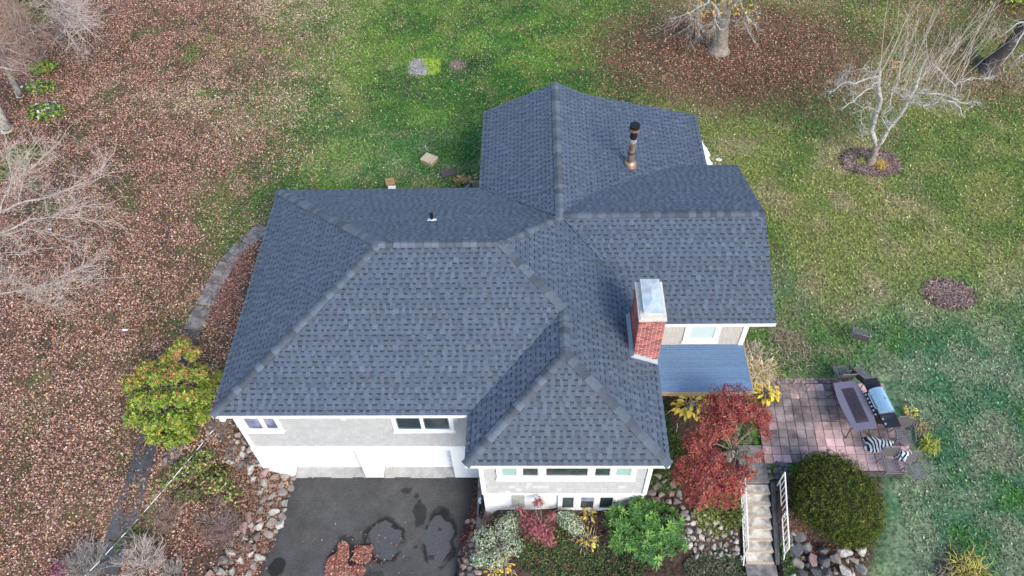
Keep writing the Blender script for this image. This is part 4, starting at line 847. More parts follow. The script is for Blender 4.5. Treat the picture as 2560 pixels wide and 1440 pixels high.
# rhododendron, built as leaf rosettes one can tell apart
def rhodo():
    b=gp(1610,1360); root=empty('rhododendron',tuple(b),'glossy bright green rhododendron in front of the lower windows','shrub')
    lm=[L3(1555,1300,1.6,.5,.4),L3(1610,1285,1.7,.5,.4),L3(1665,1310,1.6,.5,.4),L3(1560,1350,1.3,.5,.4),L3(1620,1370,1.2,.55,.4),L3(1680,1350,1.3,.45,.4),L3(1610,1330,1.5,.5,.4),L3(1590,1260,1.7,.2,.3),L3(1545,1270,1.6,.2,.3)]
    lm=[(l[0]-b[0],l[1]-b[1],l[2]-b[2],*l[3:]) for l in lm]; p,nn=clusters(lm,300,.82,.0,41); wood(root,(0,0,0),lm,16,M_bark,r0=.025,rg=random.Random(4))
    variants=[]
    cols=[(.065,.17,.03),(.10,.24,.045),(.045,.12,.025),(.17,.32,.06),(.055,.15,.04)]
    for c in cols:
        n=9; a=np.arange(n)*2.4; el=.12+.45*RNG.random(n); D=np.stack([np.cos(a)*np.cos(el),np.sin(a)*np.cos(el),np.sin(el)*.7],1); Ls=.13+.06*RNG.random(n)
        variants.append(leafmesh('leaf_rosette',D*.012,D,np.tile([[0,0,1.]],(n,1)),Ls,Ls*.26,np.array([c])*(1+.15*RNG.standard_normal((n,1))),M_green,.12))
    for i,(q,n_) in enumerate(zip(p[:290],nn)):
        if i%13==5: continue
        m=Vector((n_[0]*.6,n_[1]*.6,n_[2]+.35)).normalized(); o=obj('leaf_rosette',variants[int(RNG.integers(0,5))],root,tuple(q)); o.rotation_euler=(m.to_track_quat('Z','Y')@__import__('mathutils').Quaternion((0,0,1),RNG.random()*6.28)).to_euler(); s=.8+.5*RNG.random(); o.scale=(s,s,s)
    p,nn=clusters(lm,420,.3,-.5,42); rosette('inner_foliage',p,nn,8,.12,.34,pal(len(p),[(.05,.12,.025),(.07,.16,.03)],.2),M_green,.9,parent=root)
rhodo()
# large red maple
def maple():
    b=gp(1822,1150); root=empty('red_maple',tuple(b),'large spreading red japanese maple between the deck and the steps','tree')
    lm=[L3(1835,1010,4.3,.75,.28),L3(1790,1020,4.1,.5,.25),L3(1880,1040,4.1,.6,.28),L3(1840,1050,4.2,.8,.3),L3(1895,1085,3.8,.4,.25),L3(1785,1065,4.1,.6,.28),L3(1745,1110,3.8,.5,.25),L3(1775,1150,3.8,.5,.2),L3(1725,1165,3.6,.5,.22),L3(1760,1200,3.6,.65,.25),
        L3(1820,1190,3.7,.5,.22),L3(1745,1235,3.3,.5,.22),L3(1810,1240,3.3,.45,.22),L3(1845,1215,3.3,.3,.2),L3(1880,1130,3.6,.4,.18),L3(1870,1180,3.4,.28,.15),L3(1700,1190,3.3,.3,.15),L3(1905,1040,3.9,.35,.2)]
    lm=[(l[0]-b[0],l[1]-b[1],l[2]-b[2],*l[3:]) for l in lm]; p,nn=clusters(lm,3900,.5,-.2,51)
    C=pal(len(p),[(.31,.06,.055),(.24,.042,.045),(.38,.10,.07),(.18,.035,.042),(.43,.16,.10),(.26,.10,.055),(.34,.055,.075)],.2)
    k=np.linalg.norm(p[:,:2]-np.array([.3,0]),axis=1)>.48; p,nn,C=p[k],nn[k],C[k]
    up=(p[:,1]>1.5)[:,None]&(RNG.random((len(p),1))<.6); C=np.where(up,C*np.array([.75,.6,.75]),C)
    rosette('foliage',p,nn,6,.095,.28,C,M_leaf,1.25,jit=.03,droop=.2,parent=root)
    q=MB(); q.tube([(0,0,-.1),(.05,.02,.35),(.0,.05,.7)],[.09,.075,.06],7)
    q.build('trunk',M_barkw,root)
    q=MB(); rg=random.Random(9)
    for i,l in enumerate(lm):
        e=np.array(l[:3])+np.array([rg.uniform(-.4,.4)*l[3],rg.uniform(-.4,.4)*l[4],.05]); s=np.array([0,.05,rg.uniform(.45,.7)]); m1=s+(e-s)*.4+np.array([rg.uniform(-.12,.12),rg.uniform(-.12,.12),.22]); q.tube([s,m1,s+(e-s)*.75+[0,0,.12],e],[.02,.015,.009,.004],4,caps=False)
        for t in range(5):
            p_=m1+(e-m1)*rg.uniform(0,1); d=np.array([rg.uniform(-1,1),rg.uniform(-1,1),rg.uniform(-.1,.5)])*.35; q.tube([p_,p_+d*.5+[0,0,.04],p_+d],[.007,.005,.003],3,caps=False)
    q.build('branches',M_bark,root)
maple()
# clipped yew
def yew():
    b=gp(2095,1290); root=empty('clipped_evergreen',tuple(b),'large rounded dark green clipped evergreen mound beside the steps','shrub')
    lm=[L3(2083,1228,3.0,1.15,.78),L3(2112,1262,2.9,1.1,.8),L3(2062,1208,3.0,.92,.7),L3(2125,1295,2.7,.85,.7),L3(2045,1250,2.8,.8,.72)]
    lm=[(l[0]-b[0],l[1]-b[1],l[2]-b[2],*l[3:]) for l in lm]; out=[]
    p,nn=clusters(lm,9500,.93,-.55,61); keep=np.ones(len(p),bool)
    for l in lm: keep&=(((p-np.array(l[:3]))/np.array(l[3:6]))**2).sum(1)>.62
    keep&=(p[:,0]+b[0])>18.12
    p,nn=p[keep],nn[keep]; C=pal(len(p),[(.06,.085,.014),(.09,.12,.02),(.04,.06,.011),(.12,.14,.03),(.075,.085,.015)],.25); r=RNG.random(len(p)); C[r<.012]=(.4,.3,.04)
    g=noise2(p[:,0]*1.+p[:,2],p[:,1],.5,62)[:,None]; C*=.75+.55*g
    rosette('foliage',p,nn,10,.055,.34,C,M_leaf,.95,jit=.02,parent=root)
    q=MB(); 
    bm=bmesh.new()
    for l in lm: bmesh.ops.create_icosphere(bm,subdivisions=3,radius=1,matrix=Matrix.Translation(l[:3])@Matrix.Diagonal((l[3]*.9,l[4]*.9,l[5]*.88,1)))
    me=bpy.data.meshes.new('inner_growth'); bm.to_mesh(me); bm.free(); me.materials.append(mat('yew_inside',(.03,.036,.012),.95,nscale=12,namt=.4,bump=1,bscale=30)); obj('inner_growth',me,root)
    wood(root,(0,0,0),[(0,0,.1,.5,.5,.3)],6,M_bark,r0=.05,name='stem')
yew()
# hostas and dying clumps
HL_=[(.62,.42,.05),(.7,.5,.08),(.5,.34,.05),(.55,.5,.1)]
hl=[]
for c in HL_:
    q=MB(); n=5; V=[]
    for i in range(n+1):
        t=i/n; wdt=.085*math.sin(PI*min(1,t*.93+.06))**.8; zz=.10*math.sin(PI*t*.8)-.06*t*t; V+=[(t*.2,-wdt*.6,zz*.7+.012),(t*.2,0,zz*.7),(t*.2,wdt*.6,zz*.7+.012)]
    Fq=[]
    for i in range(n): a=3*i; Fq+=[(a,a+3,a+4,a+1),(a+1,a+4,a+5,a+2)]
    q.add(V,Fq,c); hl.append(q.mesh('leaf',M_leaf,True))
def hosta(label,px,py,n,r,seed,straw_=0,scale=1.,cat='plant',sector=(0,6.283),green=0):
    b=gp(px,py); root=empty('hosta',tuple(b),label,cat); rg=random.Random(seed)
    for i in range(n):
        a=rg.uniform(*sector); d=r*rg.uniform(.15,.75); o=obj('leaf',rg.choice(hl),root,(math.cos(a)*d,math.sin(a)*d,.08+.22*scale*rg.random())); o.rotation_euler=(rg.uniform(-.5,.5),rg.uniform(-.1,.7),a+rg.uniform(-.5,.5)); s=scale*rg.uniform(.6,1.1); o.scale=(s,s*rg.uniform(.7,1.1),s)
    if straw_: blades(root,straw_,r*1.1,.3*scale,[(.55,.43,.28),(.42,.3,.19),(.62,.52,.36)],.016,'dead_stalks')
    return root
def blades(root,n,r,h,P,w_,name='blades',arch=.8):
    a=RNG.random(n)*6.283; rr_=r*(.4+.6*RNG.random(n)); hh_=h*(.5+.7*RNG.random(n)); C=pal(n,P,.2); V=[];Fq=[];cols=[]
    for i in range(n):
        o_=RNG.normal(0,.28,2)*r; d=np.array([math.cos(a[i]),math.sin(a[i])])+.9*o_/r; d/=np.linalg.norm(d); s=np.array([-d[1],d[0]])*w_*.5; base=o_; rr_[i]*=.75; 
        for t,zf,wf in ((0,0,1),(.35,.85,1),(.7,.95,.8),(1.,.35,.15)):
            p=base+d*rr_[i]*t; V+=[(p[0]-s[0]*wf,p[1]-s[1]*wf,hh_[i]*zf),(p[0]+s[0]*wf,p[1]+s[1]*wf,hh_[i]*zf)]
        k=i*8
        for j in range(3): Fq.append((k+2*j,k+2*j+1,k+2*j+3,k+2*j+2)); cols.append(C[i])
    return obj(name,npmesh(name,V,Fq,M_leaf,cols),root)
hosta('yellow dying hosta under the front edge of the deck',1722,1015,80,.7,1,70,1.35)
hosta('golden hosta leaves at the corner where deck meets patio',1907,985,60,.5,2,60,1.35)
hosta('golden collapsed hosta in the middle of the front bed',1468,1350,20,.5,3,70,.85)
hosta('small yellow hosta right of the smaller variegated shrub',1472,1290,18,.3,4,20,.8)
hosta('orange yellow hosta leaves below the larger variegated shrub',1262,1415,26,.45,5,40,.85)
hosta('few yellow leaves at the bottom left of the front bed',1235,1430,14,.3,6,20,.8)
hosta('small yellow plant behind the barbecue grill',2272,1035,34,.3,7,30,.6)
def clump(label,px,py,n,r,h,P,w_=.02,cat='grass clump'):
    b=gp(px,py); root=empty('grass_clump',tuple(b),label,cat); blades(root,n,r,h,P,w_); return root
clump('straw coloured clump of collapsed leaves at the right end of the deck',1888,935,420,.85,.45,[(.6,.48,.3),(.5,.38,.22),(.68,.58,.4),(.55,.42,.15)],.02)
clump('pale dry stalks spilling over the upper end of the deck clump',1880,890,160,.6,.5,[(.5,.43,.3),(.42,.34,.24)],.015)
clump('yellow green grassy clump to the right of the patio chairs',2318,1118,200,.38,.3,[(.38,.42,.07),(.5,.45,.1),(.25,.33,.06)],.016)
clump('thin brown clump beside the chair with its back to the grill',2300,1075,110,.4,.3,[(.3,.25,.14),(.4,.33,.18)],.014)
clump('yellowing clump of strap leaves at the bottom edge of the right lawn',2415,1432,320,.75,.4,[(.42,.36,.08),(.5,.42,.12),(.3,.22,.1),(.25,.28,.07)],.02)
clump('brown dead clump beside the strap leaves at the bottom right edge',2370,1440,160,.5,.3,[(.2,.15,.12),(.3,.24,.18)],.018)
clump('small yellow orange clump at the foot of the bare lichened tree',2198,415,110,.35,.22,[(.6,.38,.1),(.5,.4,.1)],.02)
clump('little green yellow clump left of the lichened tree trunk',2152,405,70,.25,.2,[(.4,.4,.08),(.3,.35,.08)],.018)
for i,(px,py,lab) in enumerate(((1640,1050,'dark green ivy in the narrow bed under the right eave'),(1668,1150,'green ivy at the bump corner below the red maple'),(1400,1385,'dark green ground cover across the front bed'),(1530,1410,'green and red ground cover under the rhododendron'),(1790,1420,'dull green ground cover below the pale stones'),(1800,1280,'yellow green ground cover beside the left railing'),(1955,1410,'ivy climbing over stones right of the steps'),(1835,1100,'pale green growth on the ground under the red maple'))):
    rx,ry,n,P=[(.5,1.4,1300,[(.025,.055,.015),(.04,.08,.02),(.06,.11,.03)]),(.7,1.0,1300,[(.07,.13,.03),(.13,.2,.04),(.05,.08,.02)]),(1.5,.8,2600,[(.04,.075,.03),(.06,.11,.035),(.12,.2,.05),(.14,.08,.05)]),(1.3,.6,1500,[(.04,.08,.03),(.16,.1,.06),(.05,.1,.03)]),(1.0,.5,1100,[(.05,.08,.04),(.09,.12,.05),(.2,.18,.12)]),(.8,.6,900,[(.2,.25,.05),(.12,.16,.04),(.28,.3,.08)]),(.45,.6,700,[(.05,.09,.03),(.1,.16,.05),(.22,.3,.08)]),(.55,.7,900,[(.12,.17,.05),(.07,.1,.03),(.2,.24,.08)])][i]
    c=gp(px,py); r=np.sqrt(RNG.random(n)); a=RNG.random(n)*6.28; x=c[0]+rx*r*np.cos(a); y=c[1]+ry*r*np.sin(a); k=~((x<13.66)&(y>-1.28)); x,y=x[k],y[k]; p=np.stack([x,y,terrain(x,y)+.03+.06*RNG.random(len(x))],1); nn=nrm(np.stack([.3*RNG.standard_normal(len(x)),.3*RNG.standard_normal(len(x)),np.ones(len(x))],1))
    o=rosette('ground_cover',p,nn,6,.06,.5,pal(len(x),P,.2),M_green,1.1); tag(o,lab,kind='stuff')
# left edge undergrowth
shrub('low_shrub','green leafy patch with white flecks under the trees on the left','shrub',gp(120,285),[(*(gp(120,285)+[0,0,.15])[:3],1.0,.7,.3),(*(gp(100,225)+[0,0,.15])[:3],.9,.5,.25)],420,7,.12,.45,[(.08,.16,.04),(.16,.24,.05),(.3,.36,.06),(.06,.12,.06)],71,stems=4,r0=.01,colfn=lambda p,n,C:np.where((RNG.random((len(p),1))<.07),np.array([.7,.75,.72]),C))
shrub('low_shrub','yellow green undergrowth beside the upper left trunk','shrub',gp(110,175),[(*(gp(110,175)+[0,0,.15])[:3],.8,.5,.25)],170,7,.12,.45,[(.25,.33,.05),(.15,.22,.04)],72,stems=4,r0=.01)
shrub('low_shrub','olive green undergrowth under the bare branches at the left edge','shrub',gp(55,395),[(*(gp(60,395)+[0,0,.15])[:3],.9,.7,.25),(*(gp(10,440)+[0,0,.15])[:3],.5,.5,.2)],330,7,.11,.45,[(.13,.18,.05),(.2,.24,.08),(.08,.13,.03)],73,stems=4,r0=.01)
b=gp(115,70); shrub('evergreen_tree','dark green conifer among the bare trees at the top left','tree',b,[(b[0],b[1],b[2]+1.,1.3,1.1,1.1),(b[0]+.1,b[1]+.2,b[2]+2.2,.9,.9,1.1),(b[0]+.1,b[1]+.2,b[2]+3.3,.5,.5,.9)],1200,8,.2,.2,[(.06,.09,.02),(.1,.13,.03),(.14,.15,.04)],74,mt=M_leaf,stems=8,r0=.05)
b=gp(2520,5); shrub('evergreen_shrub','bright yellow green bush cut by the top right corner','shrub',b,[(b[0],b[1]+.3,b[2]+.6,1.6,1.2,.9)],600,8,.16,.4,[(.3,.38,.04),(.2,.3,.03),(.4,.45,.08)],75,stems=5)
print('p5 ok')
# ---------------------------------------------------------------- trees
def twigs(q,P,R,rg,n,L,r0,up=.4,depth=1,wob=.25,spray=1.):
    P=[np.array(p,float) for p in P]
    seg=[np.linalg.norm(P[i+1]-P[i]) for i in range(len(P)-1)]; tot=sum(seg)
    for _ in range(n):
        s=rg.uniform(.12,1.)*tot; i=0
        while i<len(seg)-1 and s>seg[i]: s-=seg[i]; i+=1
        t=P[i+1]-P[i]; p=P[i]+t*min(1,s/seg[i]); t=t/np.linalg.norm(t); d=t*rg.uniform(.35,1.1)+np.array([rg.gauss(0,1),rg.gauss(0,1),rg.gauss(0,.8)+up])*spray*.75; d/=np.linalg.norm(d); l=L*rg.uniform(.4,1.2)
        pts=[p]; dd=d.copy()
        for k in range(4): dd=dd+np.array([rg.gauss(0,wob),rg.gauss(0,wob),rg.gauss(0,wob)+.05*up]); dd/=np.linalg.norm(dd); pts.append(pts[-1]+dd*l/4)
        q.tube(pts,[r0,r0*.8,r0*.6,r0*.45,r0*.25],3,caps=False)
        if depth>0: twigs(q,pts,None,rg,4 if depth==1 else 6,L*.55,r0*.55,up,depth-1,wob,spray)
def smooth(P,rg=None,w=0.,n=3):
    P=[np.array(p,float) for p in P]; out=[]
    for i in range(len(P)-1):
        for k in range(n):
            t=k/n; out.append(P[i]+(P[i+1]-P[i])*t+(np.array([rg.gauss(0,w) for _ in range(3)]) if rg and (i or k) else 0))
    out.append(P[-1]); return out
def bare_tree(name,label,base,trunk,limbs,mt,mtw,seed,tn=14,tl=1.,tr=.014,up=.3,depth=1,cat='tree',tw=None,group=None,wob=.25):
    root=empty(name,tuple(base),label,cat,group); rg=random.Random(seed); b=np.array(base,float)
    q=MB()
    for P,r0,r1 in trunk:
        S_=smooth([np.array(p)-b for p in P],rg,.02,3); q.tube(S_,list(np.linspace(r0,r1,len(S_))),9)
    # root flare
    q.tube([(0,0,-.1),(0,0,.12),(0,0,.4)],[trunk[0][1]*1.55,trunk[0][1]*1.2,trunk[0][1]*.9],9,caps=False)
    q.build('trunk',mt,root,smooth=True)
    for P,r0,r1 in limbs:
        S_=smooth([np.array(p)-b for p in P],rg,.03,3); q=MB(); q.tube(S_,list(np.linspace(r0,r1,len(S_))),6); q.build('limb',mtw,root,smooth=True)
    q=MB()
    for P,r0,r1 in limbs:
        S_=smooth([np.array(p)-b for p in P],rg,.02,2); twigs(q,S_,None,rg,tn,tl,tr,up,depth,wob)
    q.build('twigs',tw or mtw,root); return root
# lichened apple tree on the right
b=gp(2176,408); Y=b[1]
def ap(px,py,dy=0): return aty(px,py,Y+dy)
fork=ap(2192,366)
limbs=[([fork,ap(2180,325,.1),ap(2195,265,.2),ap(2200,210,.3),ap(2196,172,.4)],.12,.07),([fork,ap(2222,322,-.1),ap(2262,268,-.2),ap(2285,215,0),ap(2305,165,.3)],.11,.05),
([ap(2200,205,.2),ap(2165,226,-.5),ap(2132,252,-.9),ap(2104,274,-1.2)],.045,.015),([ap(2196,190,.3),ap(2150,203,-.3),ap(2110,208,-.6),ap(2072,232,-.9)],.05,.014),([ap(2198,185,.4),ap(2160,172,.7),ap(2120,180,1.),ap(2085,215,1.)],.04,.012),
([ap(2270,252,-.2),ap(2310,258,-.6),ap(2360,250,-.9),ap(2392,262,-1.1),ap(2412,294,-1.3)],.055,.02),([ap(2285,232,0),ap(2330,232,-.2),ap(2370,240,-.3),ap(2400,255,-.5),ap(2448,258,-.6)],.05,.014),([ap(2225,225,.2),ap(2260,246,-.5),ap(2305,262,-.9),ap(2345,255,-1.)],.04,.018),
([ap(2230,218,.2),ap(2280,228,0),ap(2322,224,.2)],.035,.012),([ap(2290,205,.3),ap(2330,160,.6),ap(2370,195,.2),ap(2392,225,0)],.04,.014),([ap(2222,330,-.1),ap(2205,292,-.6),ap(2222,262,-.7),ap(2230,222,-.5)],.03,.02),([ap(2196,285,.1),ap(2168,262,-.6),ap(2150,280,-.8),ap(2158,335,-.9)],.022,.008),([ap(2388,240,0),ap(2392,205,.4),ap(2440,195,.7),ap(2480,195,1.)],.03,.008)]
apple=bare_tree('apple_tree','bare apple tree with white lichened branches and tall upright shoots on the right lawn',b,[([b,ap(2185,385),fork],.17,.13)],limbs,M_bark,M_barkw,5,tn=22,tl=.7,tr=.011,up=.25,depth=1,wob=.45)
q=MB(); rg=random.Random(12)
for i in range(44):
    sx=rg.choice([2175,2190,2205,2225,2240,2265,2290,2310,2330,2350,2375,2395]); dy0=rg.uniform(-.8,1.2); s=ap(sx+rg.uniform(-8,8),rg.uniform(175,240),dy0)-b; lean=.06+.12*(sx-2190)/200; l=rg.uniform(1.6,4.6); d=np.array([lean+rg.gauss(0,.13),rg.gauss(.05,.15),1.]); d/=np.linalg.norm(d)
    P=[s,s+d*l*.3+np.array([rg.gauss(0,.09),rg.gauss(0,.09),0]),s+d*l*.6+np.array([rg.gauss(0,.14),rg.gauss(0,.14),0]),s+d*l+np.array([rg.gauss(0,.2),rg.gauss(0,.2),0])]; q.tube(P,[.017,.013,.009,.004],4,caps=False)
    twigs(q,P,None,rg,5,.8,.006,1.1,0,.2,.6)
q.build('upright_shoots',mat('shoot_bark',(.48,.40,.34),.9,nscale=5,namt=.25),apple)
# orange sawn stubs and wreath ring in the crown
q=MB(); c=ap(2242,163,.3); P=[c+np.array([.17*math.cos(a)*(1+.15*math.sin(3*a)),.05,.13*math.sin(a)]) for a in np.linspace(0,2*PI,15)]; q.v=[]; 
q.tube([tuple(p) for p in P],.028,5); tag(q.build('orange_wreath_ring',mat('orange_ring',(.5,.27,.18),.7)),'small orange brown ring hanging among the branches of the lichened tree','ring')
q=MB(); p=ap(2203,355,-.16)-b; q.tube([p,p+[.02,-.08,.03]],[.06,.055],8); q.build('sawn_stub',bpy.data.materials['orange_ring'],apple)
# top centre tree
b=gp(1797,128); Y=b[1]
def tp(px,py,dy=0): return aty(px,py,Y+dy)
t1=[([b,tp(1803,80),tp(1808,30),tp(1812,-40),tp(1815,-110)],.42,.22)]
lim=[([tp(1806,50),tp(1780,10,-.5),tp(1745,-30,-1)],.12,.05),([tp(1808,30),tp(1840,5,-.4),tp(1880,-40,-.8)],.12,.05),([tp(1812,-40),tp(1760,-110,1),tp(1700,-160,1.5)],.14,.05),([tp(1812,-40),tp(1870,-110,.5),tp(1920,-170,1)],.14,.05),([tp(1800,62,-.4),tp(1786,50,-.8),tp(1790,72,-1.)],.03,.012),
([tp(1772,5,-.9),tp(1735,25,-1.2),tp(1697,42,-1.4)],.035,.008),([tp(1775,0,-.9),tp(1745,35,-1.2),tp(1733,60,-1.3)],.03,.008),([tp(1850,0,-.9),tp(1865,45,-1.),tp(1870,85,-1.1)],.025,.006)]
tt=bare_tree('shade_tree','tree with thick grey trunk and yellow leaved twigs at the top of the lawn',b,t1,lim,M_bark,M_barkw,8,tn=16,tl=1.3,tr=.013,up=-.25,depth=1,wob=.2)
bb=b
p=np.concatenate([np.random.default_rng(4).normal((tp(a,c_,-.9)-bb),s,(n,3)) for a,c_,s,n in ((1770,12,.35,30),(1852,15,.3,26),(1865,45,.2,10),(1760,-20,.5,30))]); rosette('foliage',p,nrm(RNG.standard_normal(p.shape)),5,.14,.5,pal(len(p),[(.5,.36,.08),(.4,.3,.07),(.55,.3,.1)],.2),M_leaf,1.2,parent=tt)
q=MB(); a0=tp(1822,30,-.6)-b; q.tube([tp(1786,35,-.7)-b,tp(1790,58,-.75)-b,tp(1800,74,-.75)-b,tp(1812,72,-.75)-b,tp(1820,55,-.7)-b,tp(1826,30,-.65)-b],.03,5); q.build('hanging_vine',M_barkw,tt)
# dark leaning trunk on the right edge
b=gp(2468,172); Y=b[1]; r_=lambda px,py,dy=0: aty(px,py,Y+dy)
bare_tree('leaning_tree','tree with dark leaning trunk and pale twigs cut by the right edge',b,[([b,r_(2500,140,.1),r_(2545,90,.2),r_(2600,20,.3)],.42,.24)],[([r_(2570,60),r_(2540,115,-1),r_(2500,165,-1.5)],.05,.01),([r_(2590,60),r_(2580,120,-1),r_(2540,150,-1.6)],.05,.012),([r_(2600,80),r_(2570,160,-1.5),r_(2560,200,-2)],.05,.012),([r_(2590,40),r_(2540,60,-1),r_(2500,95,-1.5)],.04,.01)],M_barkd,M_barkw,9,tn=10,tl=.9,tr=.012,up=0,wob=.3)
# left edge trees: trunks stand just outside the frame
def A_(px,py,z): return at(px,py,z)
M_barkl=mat('tan_limb_bark',(.43,.37,.32),.95,nscale=8,namt=.3,bump=.7,bscale=50,col2=(.28,.24,.21))
b=np.array([-13.6,9.2,2.5]); hub=A_(-60,600,5.4)
bare_tree('bare_tree','large pale bare tree whose branches reach in from the left edge at mid height',b,[([b,b+[.1,-.1,1.2],hub],.25,0.160)],
[([hub,A_(0,530,6.),A_(45,513,6.3),A_(130,488,6.6),A_(190,470,6.8),A_(260,440,6.9)],0.062,0.012),([hub,A_(0,585,6),A_(60,557,6.2),A_(120,542,6.4),A_(200,545,6.5),A_(295,556,6.5)],0.050,0.010),([hub,A_(0,592,5.8),A_(60,572,6),A_(110,576,6.1),A_(165,602,6.1),A_(215,612,6.2)],0.043,0.010),
([A_(0,535,6.),A_(24,465,6.6),A_(52,405,7.2),A_(95,350,7.6)],0.037,0.010),([A_(20,500,6.3),A_(30,445,7.),A_(20,400,7.4),A_(15,350,7.7)],0.025,0.008),([A_(30,460,6.7),A_(80,420,7.),A_(120,385,7.2),A_(160,340,7.4)],0.025,0.008),([A_(45,513,6.3),A_(60,440,7.),A_(70,400,7.2)],0.019,0.006),([A_(100,497,6.5),A_(150,480,7),A_(210,450,7.3),A_(262,415,7.5)],0.022,0.006),([A_(120,542,6.4),A_(180,520,6.7),A_(245,510,6.9)],0.019,0.006),([hub,A_(0,636,5.6),A_(50,634,5.8),A_(90,625,5.9)],0.019,0.008)],M_bark,M_barkl,31,tn=26,tl=1.15,tr=.009,up=.15,depth=1,tw=M_twig,wob=.22)
b=np.array([-13.2,4.5,2.4]); hub=A_(-60,745,5.)
bare_tree('bare_tree','pale bare tree with a single spray of branches entering low on the left edge',b,[([b,b+[.1,.1,1.2],hub],0.136,0.112)],
[([hub,A_(0,735,5.2),A_(50,726,5.5),A_(100,713,5.7),A_(190,698,5.9),A_(290,694,6)],0.043,0.010),([A_(40,728,5.4),A_(110,722,5.6),A_(180,720,5.8),A_(230,712,6.)],0.019,0.006),([A_(55,728,5.4),A_(100,752,5.4),A_(150,768,5.4)],0.012,0.005),([hub,A_(0,700,5.4),A_(60,700,5.6)],0.019,0.006),([A_(120,710,5.7),A_(180,680,6.1),A_(225,660,6.3)],0.012,0.005)],M_bark,M_barkl,32,tn=26,tl=1.15,tr=.008,up=.15,depth=1,tw=M_twig,wob=.2)
def vtree(label,px,py,top,r0,r1,seed,crown,mt=M_bark,tn=14,tl=1.6,depth=2,tw=None,rr0=.02):
    b=gp(px,py); t=[b]+[A_(*p) for p in top]; rg=random.Random(seed); hub=t[-1]; lim=[]
    for (cx,cy,cz,k) in crown:
        for _ in range(k): e=A_(cx+rg.uniform(-40,40),cy+rg.uniform(-40,40),cz+rg.uniform(-.6,.6)); m_=hub+(e-hub)*.5+np.array([rg.uniform(-.4,.4),rg.uniform(-.4,.4),.5]); lim.append(([hub,m_,e],r1*.6,.015))
    bare_tree('bare_tree',label,b,[(t,r0,r1)],lim,mt,M_barkl,seed,tn=tn,tl=tl,tr=rr0,up=.15,depth=depth,tw=tw or bpy.data.materials['brown_twig'],wob=.25)
vtree('bare tree with trunk showing at the upper left and twigs fanning over the leaves',152,100,[(140,70,3.6),(128,30,5.4)],.2,.13,41,[(200,30,6.5,3),(250,60,6.3,3),(230,95,5.8,2),(160,0,7.,2)],tn=20,tl=1.5,depth=1,tw=M_twig,rr0=.012)
vtree('thin bare tree with grey tangled crown at the upper left edge',113,152,[(100,120,3.6),(60,90,5.2)],.1,.07,42,[(60,70,6,3),(20,90,6,3),(80,60,6,2),(30,40,6.5,3)],tn=20,tl=1.3,depth=1,rr0=.012)
vtree('leaning pale trunk below the tangled crown on the left edge',50,240,[(30,200,3.8),(5,150,5.2)],.14,.09,43,[(20,110,6,3),(60,140,5.6,3),(40,180,5.,2)],mt=M_barkw,tn=20,tl=1.1,depth=1,rr0=.012)
vtree('thick pale trunk cut by the left edge below the leaning trunk',18,325,[(0,290,3.6),(-40,220,5.2)],.24,.18,44,[(-40,180,6,2),(10,160,6,2)],mt=M_barkw,tn=9,tl=1.2,depth=1)
# ---------------------------------------------------------------- patio furniture
def tubeo(name,P,r,m,par,n=6): q=MB(); q.tube(P,r,n); return q.build(name,m,par)
def patio_chair():
    r=empty('patio_chair',(0,0,0),'x','chair','brown metal patio chairs around the patio'); W_,D_h=.27,.26
    for sx in (-1,1):
        tubeo('leg',[(sx*W_,-D_h,0),(sx*W_,-D_h+.02,.42),(sx*W_,-D_h,.62)],.016,M_alu,r); tubeo('leg',[(sx*(W_-.02),D_h+.06,0),(sx*(W_-.02),D_h,.42),(sx*(W_-.02),D_h+.14,.93)],.017,M_alu,r)
        tubeo('armrest',[(sx*(W_+.01),D_h+.09,.66),(sx*(W_+.03),.05,.665),(sx*(W_+.02),-D_h-.02,.62)],.022,M_alu,r)
        tubeo('seat_rail',[(sx*(W_-.02),-D_h,.42),(sx*(W_-.02),D_h,.41)],.014,M_alu,r)
    tubeo('seat_rail',[(-W_,-D_h,.42),(W_,-D_h,.42)],.015,M_alu,r); tubeo('back_rail',[(-W_+.02,D_h+.135,.93),(0,D_h+.16,.95),(W_-.02,D_h+.135,.93)],.017,M_alu,r)
    for k in range(6):
        q=MB(); y=-D_h+.03+k*.082; q.box((-W_+.03,y,.415),(W_-.03,y+.05,.428)); q.build('slat',M_alu,r)
    q=MB(); q.add([(-W_+.03,D_h+.03,.50),(W_-.03,D_h+.03,.50),(W_-.03,D_h+.13,.91),(-W_+.03,D_h+.13,.91),(-W_+.03,D_h+.04,.50),(W_-.03,D_h+.04,.50),(W_-.03,D_h+.14,.91),(-W_+.03,D_h+.14,.91)],[(0,1,2,3),(7,6,5,4),(0,4,5,1),(2,6,7,3),(1,5,6,2),(3,7,4,0)]); q.build('backrest',M_sling,r)
    return r
def dup(root):
    r=root.copy(); link(r)
    for c in list(root.children): d=c.copy(); link(d,r)
    return r
ch0=patio_chair(); first=True
def pg(px,py,z): return at(px,py,z)
for (px,py,zc,rot,label,tilt) in ((2258,1090,2.9,-.18,'brown metal chair behind the zebra print cushions with its back to the grill',0),(2228,1165,2.9,.02,'brown metal chair between the zebra cushions and the clipped evergreen',0),(2292,1178,2.9,.45,'brown metal chair standing on the grass nearest the bottom right of the patio',0),
    (2106,930,2.9,3.2,'brown metal chair pushed against the far end of the patio table',0),(2156,938,2.9,2.2,'brown metal chair squeezed between the table and the grill shelf',0),(2143,848,2.7,2.75,'dark metal chair standing alone on the lawn above the table',0)):
    c=ch0 if first else dup(ch0); first=False; p=at(px,py,zc); z=T(p[0],p[1]); 
    onp=17.6<p[0]<22.6 and -.9<p[1]<2.7
    c.location=(p[0],p[1],(2.49 if onp else z)); c.rotation_euler=(0,0,rot); c['label']=label
